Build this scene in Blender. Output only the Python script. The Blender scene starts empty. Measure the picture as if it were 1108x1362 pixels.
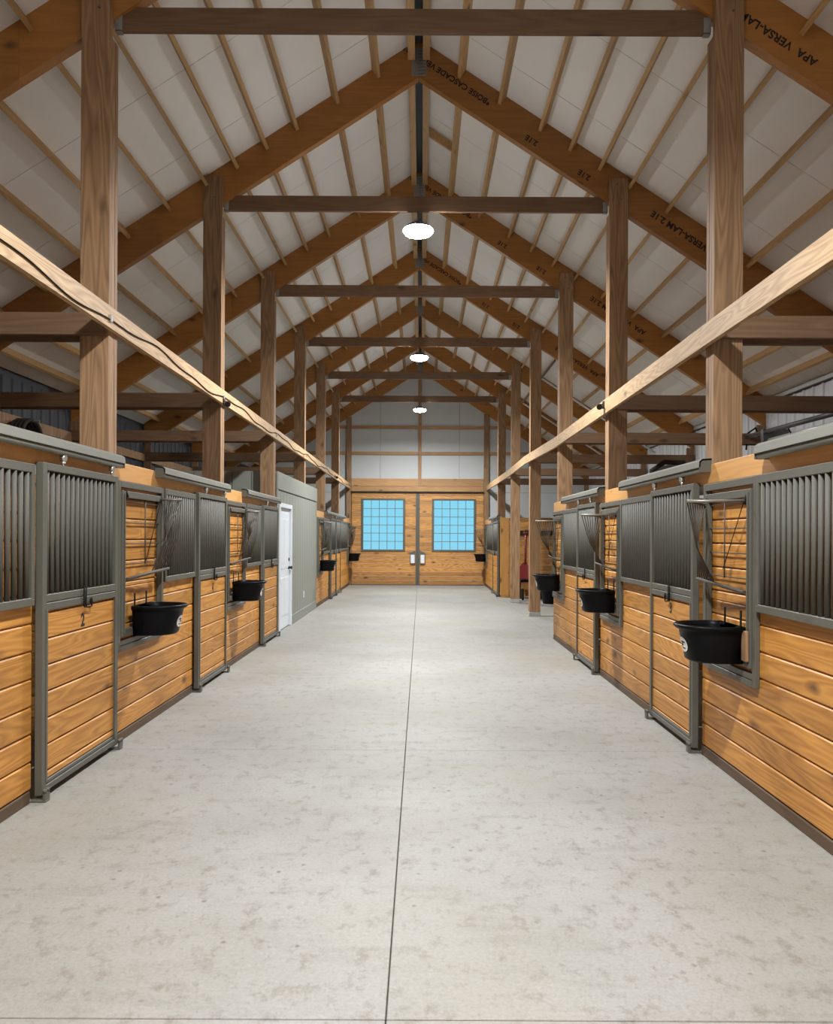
import bpy, math, random
from mathutils import Vector, Matrix
random.seed(7)
R = random.Random(11)
SC = bpy.context.scene
COL = SC.collection

# ------------------------------------------------------------------ dimensions (metres, camera stands at y = 0)
H = 1.55                 # eye height
XL, XR = -2.25, 2.02     # aisle faces of the stall fronts
PL, PR = -2.265, 2.11    # aisle faces of the posts
RX = -0.05               # ridge line
APEX = 7.19
SL = 0.65                # roof slope
BAY = 3.25
F = [5.88 + BAY * k for k in range(-1, 7)]      # F[0] is just behind the frame edge, F[1] nearest pair of posts
YEND = 25.36
YBACK = -7.2
WL, WR = -5.41, 5.31     # outer walls
ORD = ['', 'nearest', 'second nearest', 'third nearest', 'fourth nearest', 'fifth nearest', 'farthest']

# ------------------------------------------------------------------ helpers
class MB:
    def __init__(s):
        s.v = []; s.f = []; s.a = []; s.sm = []
    def poly(s, pts, faces, val=None, smooth=False):
        b = len(s.v); s.v += [tuple(p) for p in pts]
        if val is None: val = R.random()
        for f in faces:
            s.f.append([b + i for i in f]); s.a.append(val); s.sm.append(smooth)
    def box(s, x0, x1, y0, y1, z0, z1, val=None):
        if x0 > x1: x0, x1 = x1, x0
        if y0 > y1: y0, y1 = y1, y0
        if z0 > z1: z0, z1 = z1, z0
        p = [(x0,y0,z0),(x1,y0,z0),(x1,y1,z0),(x0,y1,z0),(x0,y0,z1),(x1,y0,z1),(x1,y1,z1),(x0,y1,z1)]
        s.poly(p, [(0,3,2,1),(4,5,6,7),(0,1,5,4),(1,2,6,5),(2,3,7,6),(3,0,4,7)], val)
    def bbox(s, x0, x1, y0, y1, z0, z1, b=0.004, val=None):
        """box with every edge chamfered"""
        if x0 > x1: x0, x1 = x1, x0
        if y0 > y1: y0, y1 = y1, y0
        if z0 > z1: z0, z1 = z1, z0
        b = min(b, (x1-x0)*.3, (y1-y0)*.3, (z1-z0)*.3)
        c = ((x0+x1)/2,(y0+y1)/2,(z0+z1)/2); h = ((x1-x0)/2,(y1-y0)/2,(z1-z0)/2)
        pts = []; idx = {}
        for sx in (-1,1):
            for sy in (-1,1):
                for sz in (-1,1):
                    for ax in range(3):
                        q = [sx*(h[0]-b), sy*(h[1]-b), sz*(h[2]-b)]
                        q[ax] = (sx,sy,sz)[ax]*h[ax]
                        idx[(sx,sy,sz,ax)] = len(pts)
                        pts.append((c[0]+q[0], c[1]+q[1], c[2]+q[2]))
        fs = []
        for ax in range(3):
            o = [i for i in range(3) if i != ax]
            for sg in (-1,1):
                loop = []
                for (a_, b_) in ((-1,-1),(1,-1),(1,1),(-1,1)):
                    k = [0,0,0]; k[ax]=sg; k[o[0]]=a_; k[o[1]]=b_
                    loop.append(idx[(k[0],k[1],k[2],ax)])
                fs.append(loop)
            for a_ in (-1,1):
                for b_ in (-1,1):
                    k0=[0,0,0]; k1=[0,0,0]; k0[ax]=-1; k1[ax]=1
                    k0[o[0]]=k1[o[0]]=a_; k0[o[1]]=k1[o[1]]=b_
                    fs.append([idx[(*k0,o[0])],idx[(*k1,o[0])],idx[(*k1,o[1])],idx[(*k0,o[1])]])
        for sx in (-1,1):
            for sy in (-1,1):
                for sz in (-1,1):
                    fs.append([idx[(sx,sy,sz,0)],idx[(sx,sy,sz,1)],idx[(sx,sy,sz,2)]])
        s.poly(pts, fs, val)
    def prism(s, prof, fn, t0, t1, val=None, smooth=False):
        """closed 2-D profile swept from t0 to t1; fn(u, v, t) -> point"""
        n = len(prof)
        p = [fn(u,v,t0) for u,v in prof] + [fn(u,v,t1) for u,v in prof]
        fs = [(i,(i+1)%n,n+(i+1)%n,n+i) for i in range(n)]
        if val is None: val = R.random()
        s.poly(p, fs, val, smooth)
        b = len(s.v) - 2*n
        s.f.append([b+i for i in range(n)][::-1]); s.a.append(val); s.sm.append(False)
        s.f.append([b+n+i for i in range(n)]); s.a.append(val); s.sm.append(False)
    def tube(s, pts, r, n=8, val=None):
        pts = [Vector(p) for p in pts]; rings = []
        up = None
        for i, p in enumerate(pts):
            if i == 0: d = pts[1]-p
            elif i == len(pts)-1: d = p-pts[i-1]
            else: d = (pts[i+1]-p).normalized() + (p-pts[i-1]).normalized()
            d.normalize()
            if up is None:
                a = Vector((0,0,1)) if abs(d.z) < .9 else Vector((1,0,0))
                up = d.cross(a).normalized()
            else:
                up = (up - d*up.dot(d)).normalized()
            w = d.cross(up)
            rr = r[i] if isinstance(r, (list,tuple)) else r
            rings.append([p + up*math.cos(2*math.pi*k/n)*rr + w*math.sin(2*math.pi*k/n)*rr for k in range(n)])
        v = [q for ring in rings for q in ring]; fs = []
        for i in range(len(rings)-1):
            for k in range(n):
                fs.append((i*n+k, i*n+(k+1)%n, (i+1)*n+(k+1)%n, (i+1)*n+k))
        if val is None: val = R.random()
        s.poly(v, fs, val, True)
        b = len(s.v)-len(v)
        s.f.append([b+k for k in range(n)][::-1]); s.a.append(val); s.sm.append(False)
        s.f.append([b+len(v)-n+k for k in range(n)]); s.a.append(val); s.sm.append(False)
    def lathe(s, prof, c, n=32, val=None):
        v = []; fs = []
        for r_, z in prof:
            for k in range(n):
                a = 2*math.pi*k/n
                v.append((c[0]+r_*math.cos(a), c[1]+r_*math.sin(a), c[2]+z))
        for i in range(len(prof)-1):
            for k in range(n):
                fs.append((i*n+k, i*n+(k+1)%n, (i+1)*n+(k+1)%n, (i+1)*n+k))
        s.poly(v, fs, val, True)
        b = len(s.v)-len(v)
        s.f.append([b+k for k in range(n)][::-1]); s.a.append(0.5); s.sm.append(False)
        s.f.append([b+len(v)-n+k for k in range(n)]); s.a.append(0.5); s.sm.append(False)
    def build(s, name, mat, parent=None, org=(0,0,0)):
        """links ONE mesh object; coordinates were given in world space, org is the object's origin"""
        import bmesh
        o3 = Vector(org)
        me = bpy.data.meshes.new(name)
        me.from_pydata([tuple(Vector(p)-o3) for p in s.v], [], s.f)
        at = me.attributes.new('board', 'FLOAT', 'FACE')
        at.data.foreach_set('value', s.a)
        me.polygons.foreach_set('use_smooth', s.sm)
        bm = bmesh.new(); bm.from_mesh(me); bmesh.ops.recalc_face_normals(bm, faces=bm.faces); bm.to_mesh(me); bm.free()
        me.materials.append(mat)
        ob = bpy.data.objects.new(name, me); COL.objects.link(ob)
        if parent is None: ob.location = o3
        else:
            ob.parent = parent; ob.location = o3 - Vector(parent.get('_o', (0,0,0)))
        return ob

def thing(name, label, cat, loc, group=None):
    o = bpy.data.objects.new(name, None); COL.objects.link(o)
    o.empty_display_size = .1
    o.location = loc; o['_o'] = tuple(loc)
    o['label'] = label; o['category'] = cat
    if group: o['group'] = group
    return o
def tag(o, label, cat, group=None):
    o['label'] = label; o['category'] = cat
    if group: o['group'] = group
    return o
def struct(o, label=None):
    o['kind'] = 'structure'
    if label: o['label'] = label
    return o
def part(mb, name, mat, root):
    return mb.build(name, mat, root, tuple(root['_o']))
def dup(root, dx=0, dy=0, dz=0, label=None):
    kids = {}
    for o in COL.objects:
        if o.parent: kids.setdefault(o.parent.name, []).append(o)
    r = root.copy(); COL.objects.link(r); r.location = root.location + Vector((dx,dy,dz))
    if label: r['label'] = label
    for ch in kids.get(root.name, []):
        c = ch.copy(); COL.objects.link(c); c.parent = r
        for g in kids.get(ch.name, []):
            d = g.copy(); COL.objects.link(d); d.parent = c
            for h in kids.get(g.name, []):
                e = h.copy(); COL.objects.link(e); e.parent = d
    return r

# ------------------------------------------------------------------ materials
def new_mat(name):
    m = bpy.data.materials.new(name); m.use_nodes = True
    nt = m.node_tree
    return m, nt, nt.nodes['Principled BSDF']
def plain(name, col, rough=.5, metal=0., noise=0., nscale=8., bump=0.):
    m, nt, b = new_mat(name)
    b.inputs['Roughness'].default_value = rough; b.inputs['Metallic'].default_value = metal
    b.inputs['Base Color'].default_value = (*col, 1)
    if noise or bump:
        tc = nt.nodes.new('ShaderNodeTexCoord'); nz = nt.nodes.new('ShaderNodeTexNoise')
        nz.inputs['Scale'].default_value = nscale; nz.inputs['Detail'].default_value = 6
        nt.links.new(tc.outputs['Object'], nz.inputs['Vector'])
        if noise:
            mp = nt.nodes.new('ShaderNodeMapRange'); mp.inputs[3].default_value = 1-noise; mp.inputs[4].default_value = 1+noise
            nt.links.new(nz.outputs['Fac'], mp.inputs[0])
            mx = nt.nodes.new('ShaderNodeMix'); mx.data_type = 'RGBA'; mx.blend_type = 'MULTIPLY'
            mx.inputs[0].default_value = 1; mx.inputs[6].default_value = (*col, 1)
            nt.links.new(mp.outputs[0], mx.inputs[7]); nt.links.new(mx.outputs[2], b.inputs['Base Color'])
        if bump:
            bp = nt.nodes.new('ShaderNodeBump'); bp.inputs['Strength'].default_value = bump; bp.inputs['Distance'].default_value = .01
            nt.links.new(nz.outputs['Fac'], bp.inputs['Height']); nt.links.new(bp.outputs[0], b.inputs['Normal'])
    return m

def wood(name, light, dark, axis='Y', vary=.25, knots=.5, ring=7., rough=.55, grain=.55, knotcol=(.05,.02,.008)):
    """sawn softwood: long flowing rings, fine streaks, knots and a tone of its own for every board"""
    m, nt, b = new_mat(name); N = nt.nodes.new; L = nt.links.new
    b.inputs['Roughness'].default_value = rough
    tc = N('ShaderNodeTexCoord'); oi = N('ShaderNodeObjectInfo'); at = N('ShaderNodeAttribute'); at.attribute_name = 'board'
    # offset of every board and every object
    off = N('ShaderNodeMath'); off.operation = 'MULTIPLY_ADD'; off.inputs[1].default_value = 37.; L(at.outputs['Fac'], off.inputs[0])
    rr = N('ShaderNodeMath'); rr.operation = 'MULTIPLY'; rr.inputs[1].default_value = 53.; L(oi.outputs['Random'], rr.inputs[0]); L(rr.outputs[0], off.inputs[2])
    cb = N('ShaderNodeCombineXYZ'); L(off.outputs[0], cb.inputs[0]); L(off.outputs[0], cb.inputs[1]); L(off.outputs[0], cb.inputs[2])
    add = N('ShaderNodeVectorMath'); add.operation = 'ADD'; L(tc.outputs['Object'], add.inputs[0]); L(cb.outputs[0], add.inputs[1])
    mp = N('ShaderNodeMapping'); sc = [1.,1.,1.]; sc['XYZ'.index(axis)] = .09
    mp.inputs['Scale'].default_value = sc; L(add.outputs[0], mp.inputs['Vector'])
    # warped rings
    n1 = N('ShaderNodeTexNoise'); n1.inputs['Scale'].default_value = 5.; n1.inputs['Detail'].default_value = 2.; L(mp.outputs[0], n1.inputs['Vector'])
    m1 = N('ShaderNodeMath'); m1.operation = 'MULTIPLY'; m1.inputs[1].default_value = ring*2.; L(n1.outputs['Fac'], m1.inputs[0])
    fr = N('ShaderNodeMath'); fr.operation = 'PINGPONG'; fr.inputs[1].default_value = .5; L(m1.outputs[0], fr.inputs[0])
    # fine streaks
    mp2 = N('ShaderNodeMapping'); sc2 = [60.,60.,60.]; sc2['XYZ'.index(axis)] = 1.6
    mp2.inputs['Scale'].default_value = sc2; L(add.outputs[0], mp2.inputs['Vector'])
    n2 = N('ShaderNodeTexNoise'); n2.inputs['Scale'].default_value = 1.; n2.inputs['Detail'].default_value = 3.; L(mp2.outputs[0], n2.inputs['Vector'])
    sm = N('ShaderNodeMath'); sm.operation = 'MULTIPLY_ADD'; sm.inputs[1].default_value = 1.2; L(fr.outputs[0], sm.inputs[0]); 
    s2 = N('ShaderNodeMath'); s2.operation = 'MULTIPLY'; s2.inputs[1].default_value = .6; L(n2.outputs['Fac'], s2.inputs[0]); L(s2.outputs[0], sm.inputs[2])
    ramp = N('ShaderNodeMapRange'); ramp.inputs[1].default_value = .15; ramp.inputs[2].default_value = .95; ramp.inputs[3].default_value = grain; ramp.inputs[4].default_value = 0.; L(sm.outputs[0], ramp.inputs[0])
    mix = N('ShaderNodeMix'); mix.data_type = 'RGBA'; mix.inputs[6].default_value = (*light,1); mix.inputs[7].default_value = (*dark,1); L(ramp.outputs[0], mix.inputs[0])
    # board tone
    wn = N('ShaderNodeTexWhiteNoise'); wn.noise_dimensions = '1D'; L(off.outputs[0], wn.inputs['W'])
    tone = N('ShaderNodeMapRange'); tone.inputs[3].default_value = 1-vary; tone.inputs[4].default_value = 1+vary; L(wn.outputs['Value'], tone.inputs[0])
    n3 = N('ShaderNodeTexNoise'); n3.inputs['Scale'].default_value = 2.2; n3.inputs['Detail'].default_value = 3; L(mp.outputs[0], n3.inputs['Vector'])
    t2 = N('ShaderNodeMapRange'); t2.inputs[3].default_value = .78; t2.inputs[4].default_value = 1.22; L(n3.outputs['Fac'], t2.inputs[0])
    tt = N('ShaderNodeMath'); tt.operation = 'MULTIPLY'; L(tone.outputs[0], tt.inputs[0]); L(t2.outputs[0], tt.inputs[1])
    mul = N('ShaderNodeMix'); mul.data_type = 'RGBA'; mul.blend_type = 'MULTIPLY'; mul.inputs[0].default_value = 1; L(mix.outputs[2], mul.inputs[6]); L(tt.outputs[0], mul.inputs[7])
    last = mul.outputs[2]
    if knots > 0:
        mk = N('ShaderNodeMapping'); sk = [5.,5.,5.]; sk['XYZ'.index(axis)] = 2.3
        mk.inputs['Scale'].default_value = sk; L(add.outputs[0], mk.inputs['Vector'])
        nd = N('ShaderNodeTexNoise'); nd.inputs['Scale'].default_value = 2.; L(mk.outputs[0], nd.inputs['Vector'])
        vm = N('ShaderNodeVectorMath'); vm.operation = 'MULTIPLY_ADD'; vm.inputs[1].default_value = (.18,.18,.18); L(nd.outputs['Color'], vm.inputs[0]); L(mk.outputs[0], vm.inputs[2])
        vo = N('ShaderNodeTexVoronoi'); vo.inputs['Scale'].default_value = 1.; L(vm.outputs[0], vo.inputs['Vector'])
        sp = N('ShaderNodeSeparateColor'); L(vo.outputs['Color'], sp.inputs[0])
        pick = N('ShaderNodeMath'); pick.operation = 'LESS_THAN'; pick.inputs[1].default_value = knots; L(sp.outputs[0], pick.inputs[0])
        kr = N('ShaderNodeMapRange'); kr.inputs[1].default_value = .06; kr.inputs[2].default_value = .23; kr.inputs[3].default_value = 1.; kr.inputs[4].default_value = 0.; L(vo.outputs['Distance'], kr.inputs[0])
        kk = N('ShaderNodeMath'); kk.operation = 'MULTIPLY'; L(kr.outputs[0], kk.inputs[0]); L(pick.outputs[0], kk.inputs[1])
        k2 = N('ShaderNodeMath'); k2.operation = 'MULTIPLY'; k2.inputs[1].default_value = .85; L(kk.outputs[0], k2.inputs[0])
        mx = N('ShaderNodeMix'); mx.data_type = 'RGBA'; L(k2.outputs[0], mx.inputs[0]); L(last, mx.inputs[6]); mx.inputs[7].default_value = (*knotcol,1)
        last = mx.outputs[2]
    L(last, b.inputs['Base Color'])
    bp = N('ShaderNodeBump'); bp.inputs['Strength'].default_value = .18; bp.inputs['Distance'].default_value = .004
    L(n2.outputs['Fac'], bp.inputs['Height']); L(bp.outputs[0], b.inputs['Normal'])
    return m

def concrete():
    m, nt, b = new_mat('broomed_concrete'); N = nt.nodes.new; L = nt.links.new
    tc = N('ShaderNodeTexCoord')
    def noise(scale, detail=5, sc=(1,1,1), rough=.5, dist=0.):
        mp = N('ShaderNodeMapping'); mp.inputs['Scale'].default_value = sc; L(tc.outputs['Object'], mp.inputs['Vector'])
        n = N('ShaderNodeTexNoise'); n.inputs['Scale'].default_value = scale; n.inputs['Detail'].default_value = detail
        n.inputs['Roughness'].default_value = rough; n.inputs['Distortion'].default_value = dist
        L(mp.outputs[0], n.inputs['Vector']); return n.outputs['Fac']
    def rng(src, a, b_, c, d):
        r = N('ShaderNodeMapRange'); r.inputs[1].default_value=a; r.inputs[2].default_value=b_; r.inputs[3].default_value=c; r.inputs[4].default_value=d; L(src, r.inputs[0]); return r.outputs[0]
    def mul(a, b_):
        r = N('ShaderNodeMath'); r.operation = 'MULTIPLY'; L(a, r.inputs[0]); L(b_, r.inputs[1]); return r.outputs[0]
    def mixc(f, a, col):
        r = N('ShaderNodeMix'); r.data_type='RGBA'; L(f, r.inputs[0])
        if isinstance(a, tuple): r.inputs[6].default_value=(*a,1)
        else: L(a, r.inputs[6])
        r.inputs[7].default_value=(*col,1); return r.outputs[2]
    big = noise(.9, 6); mid = noise(11, 9, (1,.75,1), .75); fine = noise(60, 8, (1,1,1), .8); streak = noise(3.2, 6, (.5,2.2,1), .7, .4)
    c = mixc(rng(big,.38,.66,0,1), (.254,.248,.230), (.212,.203,.178))
    c = mixc(rng(streak,.52,.70,0,.38), c, (.150,.140,.122))
    c = mixc(rng(mid,.52,.66,0,.72), c, (.130,.110,.086))
    mid2 = noise(38, 7, (1,.8,1), .8)
    c = mixc(rng(mid2,.56,.70,0,.6), c, (.115,.095,.072))
    c = mixc(rng(noise(.55,4),.50,.66,0,.45), c, (.235,.215,.170))
    # rare dark spots and pits
    vo = N('ShaderNodeTexVoronoi'); vo.inputs['Scale'].default_value = 11.; L(tc.outputs['Object'], vo.inputs['Vector'])
    sp = N('ShaderNodeSeparateColor'); L(vo.outputs['Color'], sp.inputs[0])
    spots = mul(rng(vo.outputs['Distance'], .05,.17,1,0), rng(sp.outputs[0], .66,.72,0,.9))
    brk = noise(22, 3); spots = mul(spots, rng(brk,.42,.55,0,1))
    c = mixc(spots, c, (.09,.065,.05))
    m2 = N('ShaderNodeMix'); m2.data_type='RGBA'; m2.blend_type='MULTIPLY'; m2.inputs[0].default_value=1; L(c, m2.inputs[6]); L(rng(fine,.3,.7,.80,1.18), m2.inputs[7])
    L(m2.outputs[2], b.inputs['Base Color'])
    b.inputs['Roughness'].default_value = .62
    bp = N('ShaderNodeBump'); bp.inputs['Strength'].default_value = .12; bp.inputs['Distance'].default_value = .002; L(fine, bp.inputs['Height']); L(bp.outputs[0], b.inputs['Normal'])
    return m

M = {}
PINE_L, PINE_D = (.56,.262,.052), (.27,.100,.015)
M['pine'] = wood('stained_pine_boards', PINE_L, PINE_D, 'Y', .18, .55, 8, .5, .8)
M['pine_x'] = wood('stained_pine_boards_across', (.55,.27,.065), (.22,.08,.016), 'X', .25, .95, 9, .5, .8)
M['pine_z'] = wood('stained_pine_upright', (.50,.245,.06), (.34,.14,.03), 'Z', .12, .25, 6, .45, .5)
M['header'] = wood('pine_header_board', (.58,.31,.10), (.38,.16,.04), 'Y', .08, .3, 6, .5, .4)
M['post'] = wood('brown_sawn_post', (.335,.197,.098), (.125,.064,.029), 'Z', .14, .22, 8, .7, .78)
M['tie'] = wood('brown_sawn_tie', (.180,.101,.052), (.088,.046,.023), 'X', .12, .35, 6, .65, .6)
M['beam'] = wood('honey_sawn_beam', (.50,.335,.175), (.29,.165,.07), 'Y', .08, .2, 12, .6, .95)
M['lam'] = wood('laminated_rafter', (.36,.155,.030), (.24,.092,.016), 'X', .12, .15, 4, .5, .55)
M['purlin'] = wood('purlin_wood', (.48,.30,.13), (.32,.18,.07), 'Y', .15, .2, 6, .6, .6)
M['endframe'] = wood('end_wall_framing', (.42,.24,.10), (.25,.12,.045), 'X', .1, .35, 6, .6, .6)
M['treated'] = wood('dark_treated_base', (.095,.058,.032), (.05,.03,.017), 'Y', .1, .1, 5, .7, .6)
M['steel'] = plain('olive_grey_painted_steel', (.090,.087,.070), .48, 0., .08, 14)
M['steel_light'] = plain('olive_grey_track_cover', (.160,.158,.134), .4, 0., .06, 10)
M['bars'] = plain('olive_grey_bars', (.075,.072,.058), .68)
M['zinc'] = plain('zinc_hardware', (.62,.62,.60), .28, .9)
M['wire'] = plain('dark_steel_wire', (.060,.050,.038), .65)
M['black_wire'] = plain('black_latch_steel', (.008,.007,.006), .75)
M['black_wire'].node_tree.nodes['Principled BSDF'].inputs['Specular IOR Level'].default_value = .15
M['rod'] = plain('grey_rack_rod', (.22,.20,.17), .35, .3)
M['rubber'] = plain('black_feed_rubber', (.0035,.0035,.0045), .42)
M['rubber'].node_tree.nodes['Principled BSDF'].inputs['Specular IOR Level'].default_value = .12
M['decal'] = plain('white_sticker', (.75,.74,.72), .4)
M['ink'] = plain('black_ink', (.016,.010,.006), .8)
M['darkwall'] = plain('dark_unlined_wall', (.035,.037,.044), .6, 0, .1, 4)  # left wall: much darker base colour than the right ribbed wall
M['white'] = plain('white_foam_board', (.80,.80,.79), .7, 0, .05, 1.5)
M['endwhite'] = plain('grey_white_end_board', (.46,.48,.48), .7, 0, .05, 1.5)
M['gap'] = plain('dark_gap', (.04,.036,.032), .9)
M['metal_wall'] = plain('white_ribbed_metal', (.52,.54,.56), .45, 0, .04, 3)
M['ridge'] = plain('black_ridge_vent', (.025,.028,.034), .6)
M['plate'] = plain('galvanised_plate', (.30,.31,.31), .4, .55, .15, 60)
M['sage'] = plain('sage_grey_panel', (.215,.222,.192), .55, 0, .05, 6)
M['doorwhite'] = plain('white_door_paint', (.66,.70,.74), .4)
M['concrete'] = concrete()
M['pad'] = plain('post_foot_bracket', (.34,.34,.31), .6, 0, .15, 30)
M['lampbody'] = plain('grey_lamp_housing', (.10,.12,.14), .4, .4)
M['red'] = plain('red_plastic', (.20,.010,.010), .4)
M['grey_tarp'] = plain('grey_tarp', (.30,.30,.29), .6, 0, .12, 20, .4)
M['conduit'] = plain('pale_metal_rail', (.65,.66,.66), .35, .4)
M['darkmetal'] = plain('dark_steel_tube', (.10,.10,.10), .4, .5)
m, nt, b = new_mat('lamp_lens'); b.inputs['Emission Color'].default_value = (.95,.98,1,1); b.inputs['Emission Strength'].default_value = 130.; b.inputs['Base Color'].default_value=(.9,.9,.9,1)
M['lens'] = m
m, nt, b = new_mat('frosted_pane'); b.inputs['Transmission Weight'].default_value = 1.; b.inputs['Roughness'].default_value = .22; b.inputs['IOR'].default_value = 1.1; b.inputs['Base Color'].default_value=(.92,.97,1,1)
M['pane'] = m

# ------------------------------------------------------------------ floor
mb = MB()
xs = [WL-.1, XL, -.105, 2.03, WR+.1]
ys = [YBACK, 2.57-3.25*2, 2.57-3.25, 2.57] + [2.57+3.235*k for k in range(1,8)] + [YEND+.1]
for i in range(len(xs)-1):
    for j in range(len(ys)-1):
        g = .0022
        mb.bbox(xs[i]+g, xs[i+1]-g, ys[j]+g, ys[j+1]-g, -.12, 0, .0025)
fl = struct(mb.build('floor', M['concrete']), 'pale grey concrete floor with sawn control joints')
mb = MB(); mb.box(WL-.1, WR+.1, YBACK, YEND+.1, -.16, -.03); j = mb.build('joint_filler', M['gap'], fl)

# ------------------------------------------------------------------ ceiling: white boards on both slopes, open seams parallel to the rafters
seams = []
for k in range(-4, 7):
    for o in (1.45, 2.62): seams.append(5.88 + BAY*k + o)
seams = sorted([YBACK] + [s for s in seams if YBACK < s < YEND-.2] + [YEND+.05])
for side in (-1, 1):
    mb = MB(); mb2 = MB()
    edge = (WR-RX) if side > 0 else (RX-WL)
    def rp(d, h, y): return (RX + side*d, y, APEX - SL*d + h)
    for i in range(len(seams)-1):
        g = .004
        mb.prism([(0.02,0),(edge+.05,0),(edge+.05,.04),(0.02,.04)], rp, seams[i]+g, seams[i+1]-g)
    mb2.prism([(0.0,.042),(edge+.1,.042),(edge+.1,.10),(0.0,.10)], rp, YBACK, YEND+.1)
    c = struct(mb.build('ceiling', M['white']), 'white board lining of the %s roof slope' % ('right' if side>0 else 'left'))
    mb2.build('roof_backing', M['gap'], c)

# ridge vent
mb = MB()
mb.prism([(-.042,-.02),(.042,-.02),(.02,.02),(-.02,.02)], lambda u,v,t: (RX+u, t, APEX-.03+v), YBACK, YEND)
tag(mb.build('ridge_vent', M['ridge']), 'black ridge vent strip running along the roof peak', 'ridge vent')

# purlins
offs = [.085, .52, .98, 1.44, 1.78, 2.115, 2.45, 2.87, 3.34, 3.80, 4.27, 4.74, 5.12]
cth = math.cos(math.atan(SL)); sth = math.sin(math.atan(SL))
PNAME = ['against the ridge vent','first below the ridge','second below the ridge','third below the ridge','fourth below the ridge','fifth below the ridge','sixth below the ridge','seventh below the ridge','eighth below the ridge','ninth below the ridge','tenth below the ridge','eleventh below the ridge','lowest by the eave']
BAYN = ['between camera and nearest rafter', 'between nearest and second rafters', 'between second and third rafters','between third and fourth rafters','between fourth and fifth rafters','between fifth and sixth rafters','between sixth rafter and end wall']
for side in (-1,1):
    protos = {}
    for b_ in range(0, 7):
        y0 = F[b_]+.065; y1 = F[b_+1]-.03
        for q, d in enumerate(offs):
            lab = '%s roof purlin %s, %s' % ('right' if side>0 else 'left', PNAME[q], BAYN[b_])
            if q not in protos:
                mb = MB()
                t = .019 if q else .027
                def pp(u, v, y):    # u along slope, v downwards from the lining
                    return (RX + side*(d + u*cth - v*sth), y, APEX - SL*d - u*sth - v*cth - .001)
                if q: mb.prism([(-t,0),(t,0),(t,.125),(-t,.125)], pp, y0, y1)
                else: mb.box(RX+side*.045, RX+side*.125, y0, y1, APEX-.24, APEX-.085)
                o = mb.build('roof_purlin', M['purlin'], None, (RX+side*d, (y0+y1)/2, APEX-SL*d-.125))
                tag(o, lab, 'purlin', '%s roof purlins' % ('right' if side>0 else 'left'))
                protos[q] = (o, y0)
            else:
                o0, yy = protos[q]
                o = o0.copy(); COL.objects.link(o); o.location.y += y0-yy; o['label'] = lab
# back part of the roof behind the camera needs none of these

# blocking between two purlins near the ridge
mb = MB()
mb.box(RX+.13, RX+.50, 10.85, 10.89, 0, .12); 
for i,(x,y,z) in enumerate(mb.v): mb.v[i] = (x, y, z + APEX-.14-SL*(x-RX))
tag(mb.build('roof_blocking', M['purlin'], None, (RX+.3,10.87,6.9)), 'short sloping block between two purlins right of the ridge', 'blocking')

# ------------------------------------------------------------------ stamped lettering
def text_mesh(txt, size, depth=.0006):
    cu = bpy.data.curves.new('lettering', 'FONT'); cu.body = txt; cu.size = size; cu.extrude = depth; cu.space_character = 1.05; cu.offset = size*.03
    ob = bpy.data.objects.new('tmp_text', cu); COL.objects.link(ob)
    bpy.context.view_layer.update()
    dg = bpy.context.evaluated_depsgraph_get()
    me = bpy.data.meshes.new_from_object(ob.evaluated_get(dg))
    bpy.data.objects.remove(ob); bpy.data.curves.remove(cu)
    me.materials.clear(); me.materials.append(M['ink'])
    return me

# ------------------------------------------------------------------ frames: posts, rafters, ties
WID = .21
VT = .435      # vertical depth of a rafter
def make_rafter(side, y):
    root = thing('rafter', '', 'rafter', (RX+side*2.6, y+.018, APEX-SL*2.6-VT), '%s rafters' % ('right' if side>0 else 'left'))
    mb = MB(); edge = (WR-RX) if side>0 else (RX-WL)
    mid = 2.9
    for (a, b_, v) in ((.004, mid, .3), (mid+.001, edge-.01, .32)):
        mb.poly([(RX+side*a,y-.027,APEX-SL*a-.002),(RX+side*b_,y-.027,APEX-SL*b_-.002),(RX+side*b_,y-.027,APEX-SL*b_-VT),(RX+side*a,y-.027,APEX-SL*a-VT),
                 (RX+side*a,y+.063,APEX-SL*a-.002),(RX+side*b_,y+.063,APEX-SL*b_-.002),(RX+side*b_,y+.063,APEX-SL*b_-VT),(RX+side*a,y+.063,APEX-SL*a-VT)],
                [(0,1,2,3),(4,5,6,7),(0,1,5,4),(1,2,6,5),(2,3,7,6),(3,0,4,7)], v)
    part(mb, 'laminated_timber', M['lam'], root)
    # thin pale veneer edge below
    return root
def stamp(root, side, d, drop, txt, size):
    """lettering printed upside down along the slope, reading from the eave towards the ridge"""
    me = text_mesh(txt, size)
    o = bpy.data.objects.new('stamped_lettering', me); COL.objects.link(o); o.parent = root
    o['label'] = 'black stamped lettering printed upside down'
    y = root['_o'][1] - .018 - .0282
    ang = math.atan(SL)
    # text x axis points up the slope (to -x, +z on the right side), text up axis points down
    ex = Vector((-side*cth, 0, sth)); ez = Vector((0,-1,0)); ey = ez.cross(ex)
    mt = Matrix((ex, ey, ez)).transposed().to_4x4()
    pos = Vector((RX+side*d, y, APEX-SL*d-drop)) - Vector(root['_o'])
    o.matrix_local = Matrix.Translation(pos) @ mt
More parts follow.
